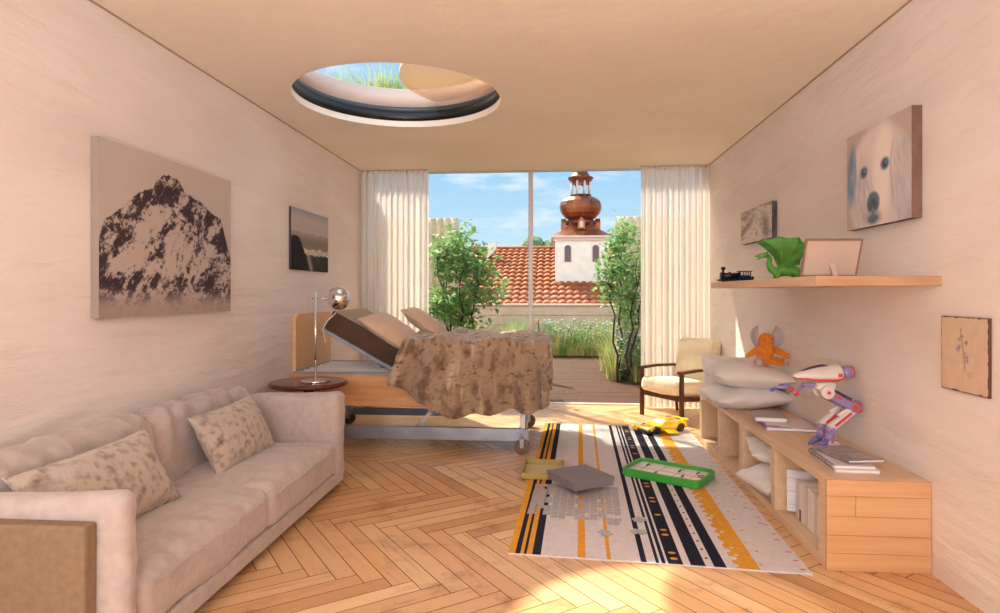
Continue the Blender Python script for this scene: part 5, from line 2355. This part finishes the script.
def screen(xa, xb, y0, label):
    root = empty('reflection_screen', ((xa + xb) / 2, y0, 0), 0, label, 'screen', 'pleated screens on the terrace')
    w = xb - xa
    b = MB()
    n = int(w / .115)
    b.grid(lambda u, v: (-w / 2 + w * u, .026 * math.cos(u * n * 2 * PI), .0 + 2.43 * v + (.012 * math.cos(u * n * 2 * PI) if v > .99 else 0)), n * 10, 12)
    o = b.build('panel', M['screen'], root)
    thicken(o, .012, 0)
    b = MB()
    for x in (-w / 2, w / 2):
        b.box2((x - .02, .02, -.006), (x + .02, .06, 2.40), .003)
    b.box2((-w / 2, .03, 2.30), (w / 2, .055, 2.36), .003)
    b.build('frame', M['alu'], root)


screen(-2.75, -1.465, 9.55, 'pale pleated screen in place of the left curtain reflection, behind the terrace tree')
screen(.965, 2.35, 9.55, 'pale pleated screen in place of the right curtain reflection, behind the terrace tree')

# ------------------------------------------------------------------ trees on the terrace
M['leaf'] = mat('leaf_green', (112, 152, 84), 0.55, col2=(150, 184, 116), nscale=7, spec=0.3, trans=0.35)
M['leaf_dark'] = mat('leaf_dark', (66, 108, 58), 0.55, col2=(96, 140, 76), nscale=5, spec=0.3, trans=0.3)
M['bark'] = mat('bark', (84, 66, 54), 0.9, col2=(58, 46, 40), nscale=30, bump=0.4, bscale=60)


def leaf(bm, p, d, n, L_, w, mi=0):
    d = d.normalized()
    s = d.cross(n)
    if s.length < 1e-4:
        return
    s.normalize()
    n = s.cross(d)
    a = bm.verts.new(p)
    m1 = bm.verts.new(p + d * L_ * .45 + s * w + n * L_ * .10)
    m2 = bm.verts.new(p + d * L_ * .45 - s * w + n * L_ * .10)
    mid = bm.verts.new(p + d * L_ * .5)
    t = bm.verts.new(p + d * L_)
    for q in ((a, m1, mid), (m1, t, mid), (a, mid, m2), (mid, t, m2)):
        f = bm.faces.new(q)
        f.material_index = mi


def tree(name, loc, height, half, stems, nleaf, label, seed, lean=(0, 0), lsize=.062, group=None, crown0=.30, leafmat='leaf', clumps=60, late=1, flare=.55):
    """several thin stems; leaves sit on twigs inside an egg-shaped crown"""
    rnd = random.Random(seed)
    root = empty(name, loc, 0, label, 'tree', group)
    wood = MB()
    lb = MB()
    zc, hz_ = height * (crown0 + 1) / 2, height * (1 - crown0) / 2
    stem_pts = []
    for k in range(stems):
        a = 2 * PI * k / stems + rnd.uniform(-.4, .4)
        pts, x, y_, n = [], .05 * math.cos(a), .05 * math.sin(a), 9
        top = height * rnd.uniform(.70, .90)
        for q in range(n + 1):
            t = q / n
            rr = half * flare * t ** .8
            pts.append(Vector((x + rr * math.cos(a) + lean[0] * t ** late + .03 * math.sin(q * 2.1 + k * 2), y_ + rr * math.sin(a) + lean[1] * t + .03 * math.cos(q * 1.7 + k), -.02 + top * t)))
        wood.tube(pts, [.020 * (1 - .75 * q / n) for q in range(n + 1)], 7)
        stem_pts += pts[3:]
    for c in range(clumps):
        # centre of a twig's leaves, denser towards the outside of the crown
        while True:
            p = Vector((rnd.uniform(-1, 1), rnd.uniform(-1, 1), rnd.uniform(-1, 1)))
            if .15 < p.length < 1:
                break
        w_ = 1.0 - .35 * max(0, p.z)
        t_ = (zc + p.z * hz_) / height
        ctr = Vector((p.x * half * w_ + lean[0] * t_, p.y * half * w_ + lean[1] * t_, zc + p.z * hz_))
        near = min(stem_pts, key=lambda s_: (s_ - ctr).length + (.4 if s_.z > ctr.z else 0))
        mid = near.lerp(ctr, .5) + Vector((rnd.uniform(-.03, .03), rnd.uniform(-.03, .03), .02))
        wood.tube([near, mid, ctr], [.008, .006, .003], 5)
        d0 = (ctr - near).normalized()
        for k in range(nleaf // clumps):
            q = ctr + Vector((rnd.gauss(0, .075), rnd.gauss(0, .075), rnd.gauss(0, .07))) * (1.0 + half * .4)
            d = Vector((rnd.uniform(-1, 1), rnd.uniform(-1, 1), rnd.uniform(-.9, .4))) + d0 * .5
            n_ = Vector((rnd.uniform(-.7, .7), rnd.uniform(-.7, .7), 1))
            L_ = lsize * rnd.uniform(.7, 1.3)
            leaf(lb.bm, q, d, n_, L_, L_ * .30)
    wood.build('trunk', M['bark'], root, normals=False)
    lb.build('foliage', M[leafmat], root, normals=False)
    return root


tree('terrace_tree', (-1.22, 8.25, -.01), 2.16, .50, 5, 2400, 'small leafy green tree just outside, seen above the bed', 21, lean=(-.06, 0), lsize=.095)
tree('terrace_tree', (1.00, 9.12, .02), 2.24, .42, 4, 1700, 'small leafy green tree beside the right curtain, rising from the planting bed', 34, lean=(.05, -.30), lsize=.09)
tree('terrace_tree', (-2.62, 8.70, -.01), 4.5, 1.0, 3, 950, 'taller tree outside behind the left sheer curtain', 55, lean=(1.25, 0), lsize=.085, crown0=.75, late=9, flare=.16)

# ornamental grasses and flowers in the beds
M['grass_a'] = mat('grass_green', (128, 160, 84), 0.7, col2=(164, 180, 104), nscale=3, trans=0.3)
M['grass_b'] = mat('grass_straw', (214, 196, 126), 0.7, col2=(190, 184, 108), nscale=3, trans=0.3)
M['grass_c'] = mat('grass_blue', (128, 148, 124), 0.7, col2=(160, 170, 140), nscale=3, trans=0.3)


def blade(bm, p, a, L_, bend, w, mi):
    d = Vector((math.cos(a), math.sin(a), 0))
    s = Vector((-d.y, d.x, 0)) * w
    prev = None
    n = 4
    for k in range(n + 1):
        t = k / n
        c = p + d * (bend * t * t * L_) + Vector((0, 0, L_ * (t - .22 * bend * t * t)))
        ww = 1 - t * .92
        cur = (bm.verts.new(c - s * ww), bm.verts.new(c + s * ww))
        if prev:
            f = bm.faces.new((prev[0], prev[1], cur[1], cur[0]))
            f.material_index = mi
        prev = cur


def grasses(name, spots, label, seed, mats, w=.009):
    rnd = random.Random(seed)
    b = MB()
    for (x, y, z, n, L_, mi) in spots:
        for k in range(n):
            a = rnd.uniform(0, 2 * PI)
            r_ = rnd.uniform(0, .13)
            blade(b.bm, Vector((x + r_ * math.cos(a), y + r_ * math.sin(a), z)), a + rnd.uniform(-.6, .6), L_ * rnd.uniform(.6, 1.1), rnd.uniform(.1, .75), w * rnd.uniform(.7, 1.3), mi)
    o = b.build(name, mats, normals=False)
    tag(o, label, 'grass', kind='stuff')
    return o


rnd = random.Random(77)
spots = []
for k in range(95):
    x, y_ = rnd.uniform(-3.2, 1.6), rnd.uniform(12.72, 13.45)
    spots.append((x, y_, .015, 30, rnd.uniform(.45, .95), rnd.choice((0, 0, 1, 2))))
for k in range(85):
    x, y_ = rnd.uniform(1.06, 3.0), rnd.uniform(9.15, 13.2)
    spots.append((x, y_, .015, 30, rnd.uniform(.35, .85), rnd.choice((0, 0, 0, 1, 2))))
for k in range(14):
    spots.append((rnd.uniform(1.0, 1.25), 9.1 + k * .30, .015, 55, rnd.uniform(.25, .42), rnd.choice((0, 1, 1))))
for k in range(12):
    spots.append((-.2 + k * .11, 12.70, .015, 55, rnd.uniform(.22, .4), rnd.choice((0, 1, 1))))
for k in range(36):
    spots.append((rnd.uniform(.90, 1.45), rnd.uniform(9.12, 10.3), .015, 34, rnd.uniform(.35, .75), rnd.choice((0, 0, 2, 1))))
grasses('ornamental_grass', spots, 'tall green and straw-coloured grasses in the terrace planting bed', 5, [M['grass_a'], M['grass_b'], M['grass_c']])

b = MB()
lb_ = MB()
for k in range(520):
    if rnd.random() < .45:
        x, y_, zz = rnd.uniform(-.35, 1.2), rnd.uniform(12.65, 13.1), rnd.uniform(.18, .75)
    else:
        x, y_, zz = rnd.uniform(.92, 1.4), rnd.uniform(9.05, 9.7), rnd.uniform(.12, .75)
    for q in range(5):
        a = 2 * PI * q / 5 + k
        p = Vector((x, y_, zz))
        leaf(b.bm, p, Vector((math.cos(a), math.sin(a), .3)), Vector((0, -.6, 1)), .024, .009)
    leaf(lb_.bm, Vector((x, y_, zz - .03)), Vector((rnd.uniform(-1, 1), rnd.uniform(-1, 1), .3)), Vector((0, 0, 1)), .05, .016)
    leaf(lb_.bm, Vector((x + .02, y_, zz - .10)), Vector((rnd.uniform(-1, 1), rnd.uniform(-1, 1), .3)), Vector((0, 0, 1)), .07, .02)
    lb_.tube([(x, y_, .01), (x + rnd.uniform(-.02, .02), y_, zz)], .002, 4)
fl_ = b.build('wildflowers', mat('flower_white', (226, 226, 232), .7, trans=.2), normals=False)
tag(fl_, 'tiny white flowers dotted through the terrace planting bed', 'flowers', kind='stuff')
tag(lb_.build('flower_leaves', M['leaf_dark'], normals=False), 'low leafy stems of the white flowers in the terrace bed', 'foliage', kind='stuff')

# wooden stake with a red top at the bed's end
root = empty('garden_stake', (-.205, 9.0, -.006), 0, 'thin dark garden stake with red tip beside a short wooden post', 'stake')
b = MB()
b.cyl((0, 0, 0), (0, 0, .80), .011, seg=10)
b.build('stake', mat('stake_dark', (78, 58, 70), .6), root)
b = MB()
b.cyl((0, 0, .80), (0, 0, .90), .012, seg=10)
b.build('tip', mat('stake_red', (206, 84, 60), .5), root)
root = empty('wooden_post', (-.155, 9.04, -.006), 0, 'short brown wooden post next to the red-tipped stake', 'post')
b = MB()
b.box2((-.03, -.03, 0), (.03, .03, .70), .004)
b.build('post', M['deck'], root)
b = MB()
b.box2((-.036, -.036, .70), (.036, .036, .718), .003)
b.build('cap', M['deck'], root)

# grass on the roof around the rooflight
spots = []
for k in range(95):
    x = -2.15 + 1.9 * rnd.random()
    y_ = 5.42 + rnd.random() * .8
    spots.append((x, y_, H + .30, 40, rnd.uniform(.16, .36), rnd.choice((0, 2, 2))))
grasses('roof_grass', spots, 'green grass growing on the roof beyond the ceiling rooflight', 15, [M['grass_a'], M['grass_b'], M['grass_c']], w=.007)

# ------------------------------------------------------------------ neighbouring house with a tiled roof
M['tile'] = mat('roof_tile', (166, 92, 46), 0.85, col2=(128, 62, 30), nscale=5, ndetail=5, nlo=.35, nhi=.7, bump=0.3, bscale=40)
M['render'] = mat('white_render', (232, 224, 212), 0.85, col2=(222, 212, 200), nscale=6)
hs = empty('neighbour_house', (0, 18, -9), 0, 'house with an orange clay tile roof beyond the terrace', 'house')
Y0, Z0, Y1, Z1 = 15.9, .93, 20.4, 2.66
rows, tw_ = 14, .20
sl = Vector((0, Y1 - Y0, Z1 - Z0))
nrm = Vector((0, -(Z1 - Z0), Y1 - Y0)).normalized()
b = MB()
X0, X1 = -7.5, 8.0
ncol = int((X1 - X0) / tw_)
for r_ in range(rows):
    p0 = Vector((0, Y0, Z0)) + sl * (r_ / rows)
    p1 = Vector((0, Y0, Z0)) + sl * ((r_ + 1.12) / rows)

    def tl(u, v, p0=p0, p1=p1, r_=r_):
        x = X0 + (X1 - X0) * u
        ph = (u * ncol) % 1.0
        h = .055 * (abs(math.sin(PI * ph)) ** .8) + .050 * (1 - v) + .010
        h += .008 * noise.noise(Vector((math.floor(u * ncol) * 3.7, r_ * 5.1, 0)))
        if v < .001:
            h -= .045
            return Vector((x, 0, 0)) + p0 + nrm * h
        return Vector((x, 0, 0)) + p0.lerp(p1, max(0, v - .02)) + nrm * h
    vs = [[b.bm.verts.new(tl(i / (ncol * 8), v) - Vector((0, 18, -9))) for v in (0, .02, .5, 1)] for i in range(ncol * 8 + 1)]
    for i in range(ncol * 8):
        for j in range(3):
            f = b.bm.faces.new((vs[i][j], vs[i + 1][j], vs[i + 1][j + 1], vs[i][j + 1]))
            f.smooth = j > 0
b.build('roof', M['tile'], hs)
b = MB()
b.tube([(x_, Y1 - 18, Z1 + 9 + .05) for x_ in (X0, X1)], .09, 12)
b.build('ridge_tiles', M['tile'], hs)
b = MB()
b.face([(X0, Y0 - 18 + .3, 0), (X1, Y0 - 18 + .3, 0), (X1, Y0 - 18 + .3, Z0 + 9.05), (X0, Y0 - 18 + .3, Z0 + 9.05)])
b.face([(X0, Y1 - 18, Z1 + 8.98), (X1, Y1 - 18, Z1 + 8.98), (X1, 24.9 - 18, Z0 + 9), (X0, 24.9 - 18, Z0 + 9)])
for x_ in (X0, X1):
    b.face([(x_, Y0 - 17.7, 0), (x_, Y0 - 17.7, Z0 + 9), (x_, Y1 - 18, Z1 + 8.98), (x_, 6.9, Z0 + 9), (x_, 6.9, 0)])
b.face([(X0, 6.9, 0), (X1, 6.9, 0), (X1, 6.9, Z0 + 9), (X0, 6.9, Z0 + 9)])
b.build('walls', M['render'], hs)
# white curved gable end standing above the tiles
gp = [(-1.95, 1.8), (-1.95, 2.52), (-1.90, 2.80), (-1.70, 2.86), (-1.62, 2.86), (-1.66, 2.66), (-1.78, 2.50), (-1.98, 2.30), (-2.3, 2.22), (-2.6, 2.22), (-2.6, 1.8)]
b = MB()
b.prism([(p[0], p[1] + 9) for p in gp], .18, Matrix(((1, 0, 0, -.10), (0, 0, 1, 19.4 - 18), (0, 1, 0, 0), (0, 0, 0, 1))))
b.build('curved_gable', M['render'], hs)

# ------------------------------------------------------------------ church tower with a copper onion dome
M['copper'] = mat('copper', (176, 108, 70), 0.36, metal=0.75, col2=(120, 64, 44), nscale=2.2, stretch=(1, 1, .4))
M['copper_dark'] = mat('copper_dark', (112, 58, 42), 0.45, metal=0.6)
M['tower_trim'] = mat('tower_trim', (206, 184, 172), .8)
M['tower_window'] = mat('tower_window', (98, 84, 88), .6)
tw = empty('church_tower', (.800, 18.2, 0), 0, 'white church tower with copper onion dome and open lantern above the tiled roof', 'tower')
hb = .735
b = MB()
b.box2((-hb, -hb, 1.0), (hb, hb, 2.72))
b.build('shaft', M['render'], tw)
b = MB()
b.box2((-hb - .06, -hb - .06, 2.72), (hb + .06, hb + .06, 2.80), .01)
b.box2((-hb - .12, -hb - .12, 2.80), (hb + .12, hb + .12, 2.86), .01)
b.build('cornice', M['tower_trim'], tw)


def arch_pts(w, h, n=10):
    return [(-w / 2, 0), (w / 2, 0)] + [(w / 2 * math.cos(PI * k / n), h - w / 2 + w / 2 * math.sin(PI * k / n)) for k in range(n + 1)]


for x in (-.385, .385):
    for face_, mtx in ((0, Matrix(((1, 0, 0, x), (0, 0, 1, -hb - .010), (0, 1, 0, 2.14), (0, 0, 0, 1)))),
                       (1, Matrix(((0, 0, 1, -hb - .010), (1, 0, 0, x), (0, 1, 0, 2.14), (0, 0, 0, 1))))):
        b = MB()
        b.prism(arch_pts(.17, .46), .02, mtx)
        w_ = b.build('window', M['tower_window'], tw)
        b = MB()
        o_ = arch_pts(.22, .49)
        b.prism(o_, .012, mtx @ Matrix.Translation((0, -.015, .006)))
        w2 = b.build('window_frame', M['tower_trim'], w_)
# flared skirt roof
b = MB()
b.lathe([(1.19, 2.86), (1.0, 2.93), (.72, 3.06), (.50, 3.22), (.42, 3.30), (.0001, 3.30)], seg=4, smooth=False, a0=PI / 4)
b.build('skirt_roof', M['copper'], tw)
b = MB()
b.lathe([(.40, 3.22), (.47, 3.26), (.48, 3.34), (.40, 3.36), (.36, 3.40)], seg=8, smooth=False, a0=PI / 8)
b.build('drum', M['copper_dark'], tw)
for k in range(4):
    a = k * PI / 2 - PI / 2
    b = MB()
    b.prism([(-.10, 3.08), (.10, 3.08), (.10, 3.30), (0, 3.42), (-.10, 3.30)], .14, Matrix(((1, 0, 0, 0), (0, 0, 1, -.56), (0, 1, 0, 0), (0, 0, 0, 1))))
    d_ = b.build('dormer', M['copper'], tw, rot=(0, 0, k * PI / 2))
    b = MB()
    b.prism([(-.05, 3.12), (.05, 3.12), (.05, 3.26), (0, 3.32), (-.05, 3.26)], .01, Matrix(((1, 0, 0, 0), (0, 0, 1, -.568), (0, 1, 0, 0), (0, 0, 0, 1))))
    b.build('louvre', M['tower_trim'], d_)
b = MB()
b.lathe([(.34, 3.38), (.44, 3.44), (.55, 3.56), (.595, 3.68), (.605, 3.78), (.57, 3.90), (.48, 3.98), (.36, 4.035), (.26, 4.06), (.0001, 4.06)], seg=16, smooth=False)
b.build('onion_dome', M['copper'], tw)
for k in range(8):
    a = PI / 8 + k * PI / 4
    b = MB()
    b.tube([(.27 * math.cos(a), .27 * math.sin(a), 4.05), (.27 * math.cos(a), .27 * math.sin(a), 4.50)], .032, 8)
    b.build('column', M['tower_trim'], tw)
b = MB()
b.lathe([(.30, 4.06), (.31, 4.10), (.24, 4.11)], seg=16)
b.lathe([(.28, 4.44), (.31, 4.50), (.36, 4.56), (.37, 4.60), (.28, 4.64), (.21, 4.74), (.19, 4.90), (.22, 5.0), (.24, 5.12), (.17, 5.26), (.05, 5.40), (.03, 5.9), (.0001, 5.95)], seg=16, smooth=False)
b.build('lantern_cap', M['copper_dark'], tw)
b = MB()
for k in range(8):
    a = PI / 8 + k * PI / 4 + PI / 8
    b.prism([(-.105, 0), (-.075, 0)] + [(.075 * math.cos(PI - PI * q / 8), .075 * math.sin(PI - PI * q / 8)) for q in range(9)] + [(.105, 0), (.105, .11), (-.105, .11)], .02,
            Matrix.Rotation(a, 4, 'Z') @ Matrix(((0, 0, 1, .245), (1, 0, 0, 0), (0, 1, 0, 4.36), (0, 0, 0, 1))))
b.build('arches', M['copper_dark'], tw)

# far trees behind the roof
for x, y, z, s_, lb, sd in ((-.60, 38, 4.3, 1.2, 'distant rounded green tree behind the tile roof beside the tower', 3), (.15, 46, 4.7, 1.2, 'distant green tree half hidden by the church tower', 6)):
    root = empty('distant_tree', (x, y, -9), 0, lb, 'tree', 'trees far behind the roof')
    b = MB()
    b.tube([(0, 0, 0), (.1, 0, 5), (0, 0, 10.5)], [.35, .28, .15], 10)
    b.build('trunk', M['bark'], root)
    b = MB()
    r2 = random.Random(sd)
    for k in range(16):
        b.ball((r2.uniform(-1.0, 1.0) * s_, r2.uniform(-.8, .8) * s_, 9 + z - 1.2 + r2.uniform(-1.3, .9)), r2.uniform(.5, .85), u=10, v=8)
    for v in b.bm.verts:
        v.co += Vector((noise.noise(v.co * 2.1), noise.noise(v.co * 2.1 + Vector((9, 0, 0))), noise.noise(v.co * 2.1 + Vector((0, 9, 0))))) * .35
    b.build('crown', mat('far_foliage', (96, 122, 84), .9, col2=(76, 102, 70), nscale=2), root)
